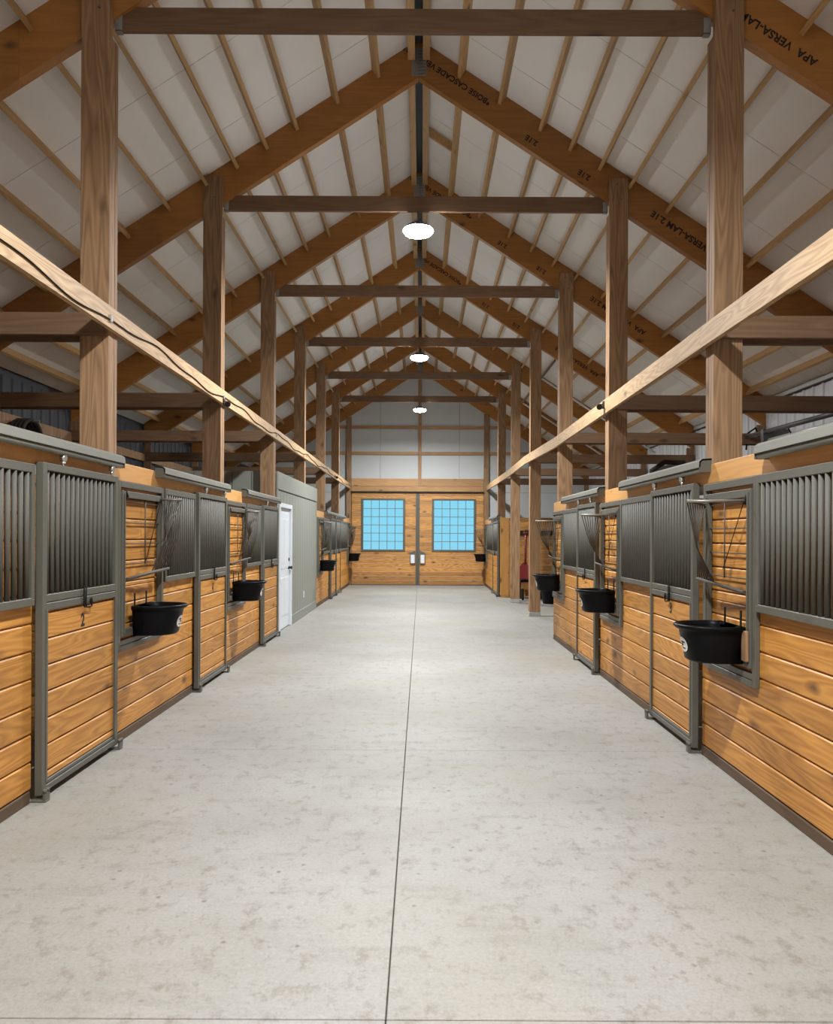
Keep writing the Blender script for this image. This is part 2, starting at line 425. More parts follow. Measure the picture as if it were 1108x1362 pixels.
def make_post(side, y, free=False):
    px = PL if side < 0 else PR
    x0, x1 = (px-WID, px) if side < 0 else (px, px+WID)
    root = thing('timber_post', '', 'post', ((x0+x1)/2, y, 0), '%s row of timber posts' % ('left' if side<0 else 'right'))
    zt = 5.60
    # underside of rafter at the far and near edge of the post
    dmax = max(abs(x0-RX), abs(x1-RX))
    zb = APEX - SL*dmax - VT - .004
    base = .085 if free else 0
    mb = MB()
    mb.bbox(x0, x1, y-.080, y-.0285, base, zt, .003, R.random())
    mb.bbox(x0+.002, x1-.002, y-.0265, y+.0265, base, zb, .003, R.random())
    mb.bbox(x0, x1, y+.0285, y+.080, base, zb, .003, R.random())
    part(mb, 'laminated_plies', M['post'], root)
    if free:
        mb = MB(); mb.bbox(x0-.006, x1+.006, y-.086, y+.086, 0, .084, .005); part(mb, 'foot_bracket', M['pad'], root)
    for (bx, bz) in ((.4, zt-.07), (.62, zt-.24)):
        mb = MB(); xx = x0+WID*bx
        mb.tube([(xx, y-.080, bz),(xx, y-.089, bz)], .009, 6); part(mb, 'bolt', M['darkmetal'], root)
    return root

WHERE = {1:'nearest',2:'second',3:'third',4:'fourth',5:'fifth',6:'sixth'}
for side in (-1, 1):
    S = 'left' if side<0 else 'right'
    pr = make_rafter(side, F[1]); pr['label'] = '%s laminated rafter nearest the camera, cut by the top corner' % S
    for k in range(2, 8):
        y = F[k] if k < 8 else YEND
        r = dup(pr, dy=F[k]-F[1], label=('%s laminated rafter meeting the %s timber post' % (S, WHERE[k])) if k < 7 else '%s laminated rafter flat against the end wall' % S)
        r['_o'] = tuple(r.location)
        if side > 0 and k in (2,3,4):
            stamp(r, 1, .82, .17, '*BOISE CASCADE VERSA-LAM', .088)
            stamp(r, 1, 1.36, .28, '2.1E', .085); stamp(r, 1, 1.96, .28, '2.1E', .085)
            stamp(r, 1, 3.50, .20, 'APA  VERSA-LAM 2.1E', .10)
    if side > 0:
        pr['_o'] = tuple(pr.location)
        stamp(pr, 1, 2.93, .25, 'APA  VERSA-LAM 2.1E', .085)
        stamp(pr, 1, 3.75, .22, '2050/750 APA', .08)
    # posts
    pp_ = make_post(side, F[1])
    pp_['label'] = 'nearest large brown timber post on the %s' % S
    for k in (2,3):
        dup(pp_, dy=F[k]-F[1], label='%s brown timber post of the %s row, behind the stall fronts' % (WHERE[k], S))
    if side > 0:
        fp = make_post(side, F[4], True)
        fp['label'] = 'freestanding brown timber post nearest the camera, in the open right bay'
        dup(fp, dy=F[5]-F[4], label='farther freestanding brown timber post in the open right bay')
        dup(pp_, dy=F[6]-F[1], label='farthest brown timber post of the right row, at the last stall')
    else:
        dup(pp_, dy=F[4]-F[1], label='fourth brown timber post of the left row, rising from the grey tack room')
        dup(pp_, dy=F[5]-F[1], label='fifth brown timber post of the left row, just past the grey tack room')
        dup(pp_, dy=F[6]-F[1], label='farthest brown timber post of the left row')

# peak plates
pk = None
for k in range(1, 8):
    lab = 'perforated metal plate joining the %s pair of rafters at the peak' % (WHERE.get(k, 'end wall'))
    if pk is None:
        pk = thing('peak_plate', lab, 'metal plate', (RX, F[1]-.03, APEX-.3), 'rafter peak plates')
        mb = MB(); mb.bbox(RX-.085, RX+.085, F[1]-.031, F[1]-.028, APEX-.42, APEX-.10, .001)
        part(mb, 'plate', M['plate'], pk)
        mb = MB()
        for i in range(6):
            for j_ in range(8):
                x = RX+.0+.014*i; z = APEX-.40+.037*j_
                mb.box(x, x+.006, F[1]-.0325, F[1]-.0311, z, z+.010)
        part(mb, 'nail_pattern', M['ink'], pk)
    else: dup(pk, dy=F[k]-F[1], label=lab)

# tie beams over the aisle
tb = None
for k in range(0, 7):
    if k == 0: continue
    lab = '%s horizontal tie beam across the aisle' % (['','nearest','second','third','fourth','fifth','farthest'][k])
    if tb is None:
        y = F[1]
        tb = thing('tie_beam', lab, 'beam', (RX, y, 5.245), 'tie beams across the aisle')
        mb = MB(); mb.bbox(PL+.002, PR-.002, y+.005, y+.045, 5.245, 5.42, .003); part(mb, 'board', M['tie'], tb)
        for x in (PL+.002, PR-.002):
            s_ = 1 if x < 0 else -1
            mb = MB(); mb.bbox(x, x+s_*.055, y-.003, y+.004, 5.25, 5.36, .001); mb.bbox(x, x+s_*.05, y+.005, y+.05, 5.240, 5.2445, .001); part(mb, 'joist_hanger', M['plate'], tb)
    else: dup(tb, dy=F[k]-F[1], label=lab)

# side cross beams from posts to outer walls (pairs of boards)
for side in (-1, 1):
    S = 'left' if side<0 else 'right'
    y = F[1]; x0 = (PL-.02) if side<0 else (PR+.02); x1 = (WL+.03) if side<0 else (WR-.03)
    xb = PL-WID-.002 if side<0 else PR+WID+.002
    cbm = thing('cross_beam', 'nearest double cross beam between %s post row and outer wall' % S, 'beam', ((x0+x1)/2, y, 2.98), '%s side cross beams' % S)
    mb = MB(); mb.bbox(x0, x1, y-.122, y-.082, 2.985, 3.145, .003); part(mb, 'board', M['tie'], cbm)
    mb = MB(); mb.bbox(x0, x1, y+.082, y+.122, 2.985, 3.145, .003); part(mb, 'board', M['tie'], cbm)
    for k in range(2, 7):
        dup(cbm, dy=F[k]-F[1], label='%s double cross beam between %s post row and outer wall' % (WHERE[k], S))

# long aisle beams with the cable
def zl(y): return 3.105 - .15/2
for side in (-1,1):
    S = 'left' if side<0 else 'right'
    xf = -2.225 if side<0 else 2.045
    z0 = 3.025 if side<0 else 2.94
    root = thing('aisle_beam', 'long honey coloured beam along the %s posts%s' % (S, ' with black cable stapled on it' if side<0 else ''), 'beam', (xf, 9, z0))
    mb = MB()
    xi = xf - .038 if side<0 else xf + .038
    cuts = [YBACK+.1, 2.6, 9.1, 15.6, YEND-.12] if side<0 else [YBACK+.1, 5.9, 12.35, 16.0, 18.9, YEND-.12]
    def dip(y):
        if side<0: return 0
        return 0.0 if y<12.3 else (-.03 if y<15 else (.045 if y<17 else (.01 if y < 20 else .03)))
    for i in range(len(cuts)-1):
        v = R.random(); a, b_ = cuts[i]+.001, cuts[i+1]-.001
        da, db = dip(a), dip(b_)
        if side>0 and i>1: da = dip(cuts[i]+.5)*0+[0,0,-.02,.05,.02][i]; db = [0,0,.05,.02,.05][i]
        if side>0 and i==1: db=-.02
        p = [(min(xf,xi),a,z0+da),(max(xf,xi),a,z0+da),(max(xf,xi),b_,z0+db),(min(xf,xi),b_,z0+db)]
        q = [(x,y_,z+.155) for x,y_,z in p]
        mb.poly(p+q, [(0,3,2,1),(4,5,6,7),(0,1,5,4),(1,2,6,5),(2,3,7,6),(3,0,4,7)], v)
    part(mb, 'board', M['beam'], root)
    if side<0:
        rr = random.Random(5)
        for (dz, nm) in ((0.0,'cable'),):
            pts = []; y = 3.2; 
            while y < YEND-.2:
                ph = (y*2.1)
                zz = z0+.060+.030*math.sin(ph)+.012*math.sin(ph*2.7+1)+dz
                pts.append((xf+.007, y, zz)); y += .09
            mb = MB(); mb.tube(pts, .005, 5); part(mb, 'cable', M['black_wire'], root)
        for y in (5.72, 9.0, 12.3, 15.5, 18.8, 22.0):
            mb = MB(); mb.bbox(xf, xf+.014, y-.02, y+.02, z0+.04, z0+.09, .003); part(mb, 'cable_clip', M['zinc'], root)
for (x, y, z, lab) in ((-2.222, 9.0, 3.03, 'small black spotlight on left aisle beam, the nearer one'), (-2.222, 20.6, 3.06, 'small black spotlight far along the left aisle beam'), (2.043, 9.0, 3.02, 'small black spotlight on the right aisle beam')):
    s_ = 1 if x<0 else -1
    r = thing('spotlight', lab, 'spotlight', (x,y,z), 'spotlights on the aisle beams')
    mb = MB(); mb.bbox(x, x+s_*.012, y-.03, y+.03, z-.03, z+.05, .003); part(mb, 'mounting_plate', M['ink'], r)
    mb = MB(); mb.tube([(x+s_*.012,y,z+.02),(x+s_*.04,y-.01,z+.015),(x+s_*.05,y-.02,z)], .006, 6); part(mb, 'arm', M['ink'], r)
    mb = MB(); mb.tube([(x+s_*.045,y+.02,z),(x+s_*.05,y-.005,z-.006),(x+s_*.06,y-.055,z-.02),(x+s_*.062,y-.06,z-.022)], [.018,.030,.034,.030], 12); part(mb, 'lamp_head', M['ink'], r)

# ------------------------------------------------------------------ high bay lamps
def make_lamp(y, lab):
    z = 5.03
    r = thing('high_bay_lamp', lab, 'lamp', (RX, y, z), 'high bay lamps hanging over the aisle')
    mb = MB(); mb.lathe([(.150,-.006),(.160,0),(.165,.025),(.15,.04),(.09,.05),(.085,.085),(.05,.10),(.0001,.10)], (RX,y,z+.0), 36); part(mb, 'housing', M['lampbody'], r)
    mb = MB()
    for k in range(20):
        a = 2*math.pi*k/20
        mb.tube([(RX+math.cos(a)*.085,y+math.sin(a)*.085,z+.075),(RX+math.cos(a)*.15,y+math.sin(a)*.15,z+.042)], .004, 4)
    part(mb, 'cooling_fins', M['lampbody'], r)
    mb = MB(); mb.lathe([(.0001,-.052),(.10,-.050),(.150,-.034),(.172,-.008),(.172,.006),(.164,.018)], (RX,y,z), 36); part(mb, 'lens', M['lens'], r)
    mb = MB(); mb.tube([(RX,y,z+.098),(RX,y,5.245)], .010, 8); part(mb, 'hanger', M['lampbody'], r)
    L = bpy.data.lights.new('high_bay_light', 'AREA'); L.shape='DISK'; L.size=.27; L.energy=POWER; L.color=(.97,.99,1.0); L.spread=math.radians(165)
    lo = bpy.data.objects.new('lamp_light', L); COL.objects.link(lo); lo.parent = r; lo.location=(0,0,-.060)
    return r
POWER = 330
LABS = ['high bay lamp behind the camera, over the near aisle','large bright lamp under the second tie beam, nearest in view','middle bright lamp under the fourth tie beam','small bright lamp farthest down the aisle','high bay lamp far behind the camera']
for y, lab in ((F[0], LABS[0]), (F[2], LABS[1]), (F[4], LABS[2]), (F[6], LABS[3]), (F[0]-2*BAY, LABS[4])):
    make_lamp(y+.025, lab)
# the unseen tie beams these two hang from
for k, y in ((0, F[0]), (-2, F[0]-2*BAY)):
    dup(tb, dy=y-F[1], label='tie beam behind the camera, %s' % ('just behind it' if k==0 else 'well behind it'))

# ------------------------------------------------------------------ stall fronts
def boards(mb, side, a, th, y0, y1, z0, z1, pitch=.16, zref=.07, gap=.0075, bev=.007):
    """horizontal tongue and groove boards, aisle face at offset a from the wall plane"""
    X = (lambda o: XL+o) if side<0 else (lambda o: XR-o)
    k = math.floor((z0-zref)/pitch)
    while zref+k*pitch < z1-.004:
        lo = max(z0, zref+k*pitch+gap/2); hi = min(z1, zref+(k+1)*pitch-gap/2); k += 1
        if hi-lo < .008: continue
        b_ = min(bev, (hi-lo)*.3)
        prof = [(a-th,lo),(a-bev,lo),(a,lo+b_),(a,hi-b_),(a-bev,hi),(a-th,hi)]
        mb.prism(prof, lambda u,v,t: (X(u), t, v), y0, y1, R.random())
    return mb
def sx(side, o): return XL+o if side<0 else XR-o
def rb(mb, side, a0, a1, y0, y1, z0, z1, bev=.003, val=None):
    mb.bbox(sx(side,a0), sx(side,a1), y0, y1, z0, z1, bev, val)
DZ = {-1:.015, 1:-.015}
def grille(side, y0, y1, z0, z1, a, pitch=.0695, r=.0148):
    mb = MB(); n = max(1, round((y1-y0)/pitch)); p = (y1-y0)/n
    for i in range(n):
        y = y0+p*(i+.5)
        mb.tube([(sx(side,a),y,z0),(sx(side,a),y,z1)], r, 8)
    return mb

def make_door(side, y0, y1, label, number=None, group=None):
    """sliding stall door"""
    S = 'left' if side<0 else 'right'
    root = thing('sliding_stall_door', label, 'stall door', (sx(side,.033), (y0+y1)/2, 0), '%s sliding stall doors' % S)
    d = DZ[side]; zt = 1.955+d; a0, a1 = .012, .058
    w = .052
    mb = MB()
    rb(mb, side, a0, a1, y0, y0+w, .03, zt); rb(mb, side, a0, a1, y1-w, y1, .03, zt)
    rb(mb, side, a0, a1, y0+w, y1-w, zt-.045, zt)
    rb(mb, side, a0, a1, y0+w, y1-w, 1.135+d, 1.18+d)
    rb(mb, side, a0, a1, y0+w, y1-w, 1.085+d, 1.130+d)
    rb(mb, side, a0, a1, y0+w, y1-w, .042, .078); rb(mb, side, a0, a1-.006, y0+w, y1-w, .081, .104)
    part(mb, 'steel_frame', M['steel'], root)
    # thin trim lip round the wood panel
    mb = MB()
    rb(mb, side, a1, a1+.004, y0+w-.012, y0+w+.008, .10, 1.09+d, .001); rb(mb, side, a1, a1+.004, y1-w-.008, y1-w+.012, .10, 1.09+d, .001)
    part(mb, 'panel_trim', M['steel'], root)
    part(grille(side, y0+w+.002, y1-w-.002, 1.175+d, zt-.04, .034), 'bar_grille', M['bars'], root)
    mb = MB(); boards(mb, side, .046, .028, y0+w-.002, y1-w+.002, .105, 1.086+d, .1565, .135+d); part(mb, 'wood_panel', M['pine'], root)
    # latch hook
    ym = y0+(y1-y0)*(.50)
    A = .068
    P = lambda yy, zz, aa=A: (sx(side,aa), yy, zz+d+(.018 if zz < 1.15 else .01))
    s_ = 1
    mb = MB()
    mb.tube([P(ym-.028,1.185,.058),P(ym-.028,1.185),P(ym-.030,1.06),P(ym-.024,1.048),P(ym+.06,1.038),P(ym+.085,1.042),P(ym+.092,1.055),P(ym+.092,1.088),P(ym+.085,1.097),P(ym+.074,1.088),P(ym+.074,1.060)], .0055, 6)
    mb.tube([P(ym+.002,1.185,.058),P(ym+.002,1.185),P(ym-.002,1.06),P(ym+.010,1.046)], .0055, 6)
    part(mb, 'latch_hook', M['black_wire'], root)
    # rollers at the top
    for yy in (y0+.26, y1-.12):
        mb = MB(); mb.tube([(sx(side,.055),yy,zt-.005),(sx(side,.055),yy,zt+.035)], .007, 6); mb.tube([(sx(side,.055),yy,zt+.012),(sx(side,.055),yy,zt+.022)], .014, 6)
        mb.tube([(sx(side,.040),yy,zt+.048),(sx(side,.072),yy,zt+.048)], .021, 12)
        part(mb, 'hanger_roller', M['zinc'], root)
    # floor guides
    for yy in (y0+.0, y1-.01):
        mb = MB(); rb(mb, side, .002, .092, yy-.028, yy+.03, 0, .012); rb(mb, side, .074, .092, yy-.028, yy+.03, .012, .055)
        mb.tube([(sx(side,.083),yy-.018,.055),(sx(side,.083),yy-.018,.075)], .013, 8); mb.tube([(sx(side,.083),yy+.018,.055),(sx(side,.083),yy+.018,.075)], .013, 8)
        part(mb, 'floor_guide', M['steel'], root)
    if number:
        me = text_mesh(number, .115)
        o = bpy.data.objects.new('stall_number', me); COL.objects.link(o); o.parent = root
        ex = Vector((0, 1 if side<0 else -1, 0)); ey = Vector((0,0,1)); ez = ex.cross(ey)
        # lettering faces the aisle
        ez_w = Vector((1 if side<0 else -1,0,0)); ex = ey.cross(ez_w)
        mt = Matrix((ex, ey, ez_w)).transposed().to_4x4()
        w_ = .06
        pos = Vector((sx(side,.0475), (y0+y1)/2, 0.955)) - ex*w_*.5 - Vector(root['_o'])
        o.matrix_local = Matrix.Translation(pos) @ mt
        o['label'] = 'black stall number %s on the wood panel' % number
    return root

def make_track(side, y0, y1, label):
    S = 'left' if side<0 else 'right'; d = DZ[side]
    r = thing('door_track', label, 'door track', (sx(side,.05),(y0+y1)/2,2.02+d), '%s sliding door tracks' % S)
    X = lambda u,v,t: (sx(side,u), t, v+d)
    mb = MB(); mb.prism([(.0,2.118),(.066,2.112),(.088,2.095),(.092,2.052),(.080,2.050),(.076,2.09),(.062,2.100),(.0,2.104)], X, y0, y1, .5); part(mb, 'track_cover', M['steel_light'], r)
    mb = MB(); 
    prof = [(.056+.026*math.cos(a), 2.038+.021*math.sin(a)) for a in [2*math.pi*k/14 for k in range(14)]]
    mb.prism(prof, X, y0+.01, y1-.01, .5, True); part(mb, 'round_rail', M['steel_light'], r)
    for yy in (y0, y1):
        s_ = .006 if yy == y0 else -.006
        mb = MB(); mb.prism([(.0,2.02),(.0,2.116),(.066,2.110),(.087,2.093),(.087,2.02)], X, min(yy,yy+s_), max(yy,yy+s_), .5); part(mb, 'end_cap', M['steel'], r)
    return r

def make_feed_window(side, w0, w1, root):
    """feed opening with its outer frame, swing frame and wire grid; parts of the panel ROOT"""
    d = DZ[side]; zt = 1.935+d
    mb = MB()
    rb(mb, side, 0, .030, w0, w0+.045, .665+d, zt); rb(mb, side, 0, .030, w1-.045, w1, .665+d, zt)
    rb(mb, side, 0, .030, w0+.045, w1-.045, zt-.048, zt)
    rb(mb, side, 0, .034, w0+.045, w1-.045, .665+d, .705+d); rb(mb, side, 0, .028, w0+.045, w1-.045, .708+d, .745+d)
    wf = part(mb, 'feed_window_frame', M['steel'], root)
    a0, a1 = .004, .040; p0, p1 = w0+.055, w1-.060; z0, z1 = .775+d, 1.862+d; w = .05
    mb = MB()
    rb(mb, side, a0, a1, p0, p0+w, z0, z1); rb(mb, side, a0, a1, p1-w, p1, z0, z1)
    rb(mb, side, a0, a1, p0+w, p1-w, z1-w, z1); rb(mb, side, a0, a1, p0+w, p1-w, z0, z0+w)
    rb(mb, side, a1, a1+.008, p0+.030, p0+.042, z0+.02, z1-.02, .002); rb(mb, side, a1, a1+.008, p1-.042, p1-.030, z0+.02, z1-.02, .002)
    sf = part(mb, 'swing_frame', M['steel'], root)
    mb = MB()
    for zz in (1.785, 1.625, 1.465, 1.31):
        mb.tube([(sx(side,.018),p0+w,zz+d),(sx(side,.018),p1-w,zz+d)], .0045, 6)
    ym = p0 + (p1-p0)*.58
    mb.tube([(sx(side,.024),ym,1.30+d),(sx(side,.024),ym,z1-w)], .0045, 6)
    g = part(mb, 'wire_grid', M['wire'], root)
    mb = MB()
    for yy in (p0+.02, p1-.02):
        mb.tube([(sx(side,.010),yy,z1-.002),(sx(side,.010),yy,z1+.028)], .007, 6)
        mb.tube([(sx(side,.010),yy,z0-.030),(sx(side,.010),yy,z0+.002)], .007, 6)
    part(mb, 'hinge_pin', M['steel'], root)

def make_panel(side, y0, y1, label, window=None, grill=None, extra=None):
    """fixed stall front: wood, top rail, bar grille, feed window"""
    S = 'left' if side<0 else 'right'; d = DZ[side]
    root = thing('stall_front_panel', label, 'stall front', (sx(side,-.015),(y0+y1)/2,0), '%s fixed stall fronts' % S)
    mb = MB()
    if grill:
        # the boarding behind the bars sits back from the face
        g0, g1 = max(grill[0], y0), min(grill[1], y1)
        boards(mb, side, 0, .013, y0, y1, .072, 1.14+d)
        for (a, b_) in ((y0, g0), (g1, y1)):
            if b_-a > .01: boards(mb, side, 0, .013, a, b_, 1.14+d, 1.934+d)
        boards(mb, side, -.055, .013, g0+.002, g1-.002, 1.10+d, 1.934+d)
    else: boards(mb, side, 0, .013, y0, y1, .072, 1.934+d)
    part(mb, 'wood_boarding', M['pine'], root)
    mb = MB(); cur = y0
    for f in F:
        if side < 0 and y0 < f+.09 and f-.09 < y1:
            if f-.09 > cur+.01: rb(mb, side, -.036, -.014, cur, f-.09, .072, 1.10+d, .002, .4)
            cur = max(cur, f+.09)
    if cur < y1: rb(mb, side, -.036, -.014, cur, y1, .072, 1.10+d, .002, .4)
    rb(mb, side, -.10, -.070, max(y0, cur), y1, 1.11+d, 1.934+d, .002, .4)
    part(mb, 'backing_board', M['pine'], root)
    if grill:
        g0, g1 = grill; zt = 1.935+d
        mb = MB()
        rb(mb, side, .001, .038, g0, g0+.035, 1.165+d, zt); rb(mb, side, .001, .038, g1-.035, g1, 1.165+d, zt)
        rb(mb, side, .001, .038, g0+.035, g1-.035, zt-.05, zt); rb(mb, side, .001, .038, g0+.035, g1-.035, 1.125+d, 1.172+d)
        rb(mb, side, .001, .038, g0, g0+.035, 1.125+d, 1.165+d); rb(mb, side, .001, .038, g1-.035, g1, 1.125+d, 1.165+d)
        part(mb, 'grille_frame', M['steel'], root)
        part(grille(side, g0+.035, g1-.035, 1.17+d, zt-.046, .021), 'bar_grille', M['bars'], root)
    if window: make_feed_window(side, window[0], window[1], root)
    return root

def make_rack(side, w0, w1, label):
    """wire hay rack hanging in a feed window; near rod sticks out, wires slope down to a bar at the wall"""
    S = 'left' if side<0 else 'right'; d = DZ[side]
    flip = side < 0      # on the left the rod that sticks out is at the far end
    yn = w0+.13; yf = w1-.09
    r = thing('hay_rack', label, 'hay rack', (sx(side,.05),(yn+yf)/2,1.2), '%s hay racks' % S)
    if flip: yr, yo = yf-.03, yf+.12
    else:    yr, yo = yn, yf
    zt = 1.765+d*4 if side<0 else 1.78
    zt = 1.85 if side<0 else 1.775
    out = .40 if side>0 else .22
    P = lambda a,y,z: (sx(side,a), y, z)
    mb = MB()
    mb.tube([P(.042,yr,zt+.0),P(out,yr,zt+(-.004))], .0095, 8)
    part(mb, 'projecting_rod', M['rod'], r)
    mb = MB(); mb.tube([P(out,yr,zt-.004),P(.05,yo,zt+.0)], .007, 8); part(mb, 'outer_rod', M['wire'], r)
    zb = 1.245
    mb = MB(); mb.tube([P(.045,yn,zb-.03),P(.085,(yn+yf)/2,zb),P(.10,yf,zb+.02)], .013, 8); part(mb, 'bottom_bar', M['wire'], r)
    mb = MB(); n = 8
    tip = Vector(P(out,yr,zt-.004)); wall = Vector(P(.05,yo,zt)); root_ = Vector(P(.05,yr,zt))
    far_ = Vector(P(.10,yf,zb+.02)); near_ = Vector(P(.05,yn,zb-.03))
    for i in range(n):
        t = i/(n-1)*.94+.03
        a = tip.lerp(wall, t)
        b_ = far_.lerp(near_, (1-t)*.42 if not flip else t*.45)
        mid = a.lerp(b_, .5) + Vector((sx(side,.03)-sx(side,0),0,-.02))
        mb.tube([a, mid, b_], .0048, 6)
        if flip:
            mb.tube([tip.lerp(root_, t), far_.lerp(near_, .45*(1-t))], .0040, 6)
    part(mb, 'rack_wires', M['wire'], r)
    for yy in (yn, yf):
        mb = MB(); mb.tube([P(.030,yy,zt+.035),P(.046,yy,zt-.02)], .012, 6); part(mb, 'mounting_hook', M['black_wire'], r)
    mb = MB(); mb.tube([P(.048,yr,zt),P(.048, (yn+yf)/2, zb+.10)], .0028, 5)
    part(mb, 'brace_wire', M['black_wire'], r)
    return r

def make_bucket(side, yc, label, scale=1.0):
    S = 'left' if side<0 else 'right'
    r = thing('feed_bucket', label, 'feed bucket', (sx(side,.2),yc,.77), 'black feed buckets on the %s' % S)
    zr, zb_ = 1.005, .772
    def outline(w, dep, n=22, back=.045):
        pts = []          # (a, y): flat back then rounded front
        rc = w*.20
        for k in range(n+1):
            t = -math.pi/2 + math.pi*k/n
            c, s_ = math.cos(t), math.sin(t)
            e = .62
            pts.append((back + (dep-back)*(abs(c)**e), yc + (w/2)*(math.copysign(abs(s_)**.85, s_))))
        return pts
    def ringz(o, z): return [(sx(side,a), y, z) for a, y in o]
    levels = [(.335,.315,.0),(.352,.332,.012),(.40,.365,.17),(.405,.370,.196),(.425,.385,.200),(.445,.402,.214),(.446,.403,.226),(.43,.392,.233),(.402,.372,.230),(.39,.362,.205),(.345,.325,.03)]
    rings = [ringz(outline(w,dp), zb_+h) for (w,dp,h) in levels]
    n = len(rings[0]); v = [p for rg in rings for p in rg]; fs = []
    for i in range(len(rings)-1):
        for k in range(n): fs.append((i*n+k, i*n+(k+1)%n, (i+1)*n+(k+1)%n, (i+1)*n+k))
    mb = MB(); mb.poly(v, fs, .5, True); b0 = 0
    mb.f.append(list(range(n))[::-1]); mb.a.append(.5); mb.sm.append(False)
    mb.f.append([(len(rings)-1)*n+k for k in range(n)]); mb.a.append(.5); mb.sm.append(False)
    part(mb, 'tub', M['rubber'], r)
    mb = MB()
    for dy in (-.13, .13):
        mb.bbox(sx(side,.036), sx(side,.044), yc+dy-.010, yc+dy+.010, .99, 1.10, .002); mb.bbox(sx(side,.036), sx(side,.070), yc+dy-.010, yc+dy+.010, .985, 1.0, .002)
    part(mb, 'hanging_bracket', M['black_wire'], r)
    # sticker on the aisle side
    def surf(t, h):
        wv = .352+(.40-.352)*(h-.012)/.158; dv = .332+(.365-.332)*(h-.012)/.158
        c, s_ = math.cos(t), math.sin(t)
        return Vector((sx(side,.045+(dv-.045)*(abs(c)**.62)+.0022), yc+(wv/2)*math.copysign(abs(s_)**.85, s_)*1.008, zb_+h))
    mb = MB(); pts=[]; nn=20; ct=.02; chh=.100
    pts.append(surf(ct, chh))
    for k in range(nn):
        a = 2*math.pi*k/nn; pts.append(surf(ct+math.cos(a)*.28, chh+math.sin(a)*.047))
    mb.poly(pts, [(0,1+k,1+(k+1)%nn) for k in range(nn)], .5)
    st = part(mb, 'round_sticker', M['decal'], r)
    mb = MB()
    for (dt, dh, rt, rh) in ((-.03,.016,.13,.006),(.05,-.002,.08,.009),(-.02,-.022,.14,.004)):
        q = []
        for k in range(10):
            a = 2*math.pi*k/10; p = surf(ct+dt+math.cos(a)*rt, chh+dh+math.sin(a)*rh); q.append(p + Vector((sx(side,.0012)-sx(side,0),-.0006,0)))
        mb.poly(q, [tuple(range(10))], .5)
    part(mb, 'sticker_print', M['ink'], r)
    return r

# ---- left side
PITCH = 3.265
make_panel(-1, 1.4, 4.64, 'fixed left stall front cut by the left edge of the picture', None, (3.62, 4.60))
for i in range(2):
    y = 5.83 + PITCH*i
    lab = ['left fixed stall front with feed window, between doors numbered 2 and 4', 'left fixed stall front with feed window, between door 4 and the tack room door'][i]
    make_panel(-1, y, y+2.08, lab, (y+.06, y+1.09), (y+1.12, y+2.06))
nums = ['2','4',None]
dl = ['left sliding stall door marked 2, nearest on the left','left sliding stall door marked 4, second on the left','left sliding stall door beside the grey tack room, unnumbered']
tl = ['grey door track over the left door marked 2','grey door track over the left door marked 4','grey door track over the left door beside the tack room']
for i in range(3):
    y = 4.655 + PITCH*i
    make_door(-1, y, y+1.155, dl[i], nums[i])
    make_track(-1, y-1.15, y+1.20, tl[i])
wl = 'hanging in the %s feed window on the left'
make_rack(-1, 5.89, 6.92, 'wire hay rack ' + wl % 'nearest'); make_rack(-1, 5.89+PITCH, 6.92+PITCH, 'wire hay rack ' + wl % 'second')
make_bucket(-1, 6.33, 'black feed bucket ' + wl % 'nearest'); make_bucket(-1, 6.33+PITCH, 'black feed bucket ' + wl % 'second')
# far left section
make_panel(-1, 17.25, 19.58, 'left fixed stall front just past the grey tack room', (17.3,18.25), (18.28,19.55))
make_door(-1, 19.60, 20.74, 'left sliding stall door past the tack room, the nearer of the two')
make_door(-1, 20.81, 21.92, 'left sliding stall door past the tack room, the farther of the two')
make_panel(-1, 21.95, YEND-.1, 'left fixed stall front touching the end wall', (24.25,25.18), (22.0,24.2))
make_track(-1, 18.6, 23.1, 'long grey door track on the left past the tack room')
make_rack(-1, 17.3, 18.25, 'wire hay rack on the left just past the tack room'); make_bucket(-1, 17.72, 'black feed bucket on the left just past the tack room')
make_rack(-1, 24.25, 25.18, 'wire hay rack on the left beside the end wall'); make_bucket(-1, 24.75, 'black feed bucket on the left beside the end wall')

# ---- right side
make_panel(1, 1.2, 5.74, 'fixed right stall front cut by the right edge, with bars and feed window', (4.77,5.66), (3.60,4.755))
for i in range(2):
    y = 6.90+PITCH*i
    g1 = y+1.08; w = (g1+.02, g1+.93)
    if i == 0: make_panel(1, y-.02, 9.0, 'right fixed stall front with feed window, between the two right doors', w, (y, g1))
    else: make_panel(1, y-.02, 12.14, 'last right fixed stall front before the open bay, with feed window', (11.24,12.12), (y, 11.22))
make_door(1, 5.785, 6.87, 'right sliding stall door marked 3, nearest on the right', '3')
make_door(1, 9.035, 10.12, 'right sliding stall door beside the feed window, second on the right')
make_track(1, 2.3, 4.66, 'grey door track cut by the right edge of the picture')
make_track(1, 5.58, 7.86, 'grey door track over the right door marked 3')
make_track(1, 8.80, 11.1, 'grey door track over the second right door')
wr = 'hanging in the %s feed window on the right'
for (a, b_, yb, nm) in ((4.77,5.66,5.09,'nearest'),(8.0,8.91,8.36,'second'),(11.24,12.12,11.62,'third')):
    make_rack(1, a, b_, 'wire hay rack ' + wr % nm); make_bucket(1, yb, 'black feed bucket ' + wr % nm)
make_panel(1, 22.0, YEND-.1, 'far right fixed stall front touching the end wall', (24.25,25.18), (22.03,24.2))
make_door(1, 20.56, 21.95, 'far right sliding stall door beyond the open bay')
make_track(1, 20.5, 23.0, 'grey door track over the far right stall beyond the open bay')
make_rack(1, 24.25, 25.18, 'wire hay rack on the right beside the end wall'); make_bucket(1, 24.75, 'black feed bucket on the right beside the end wall')
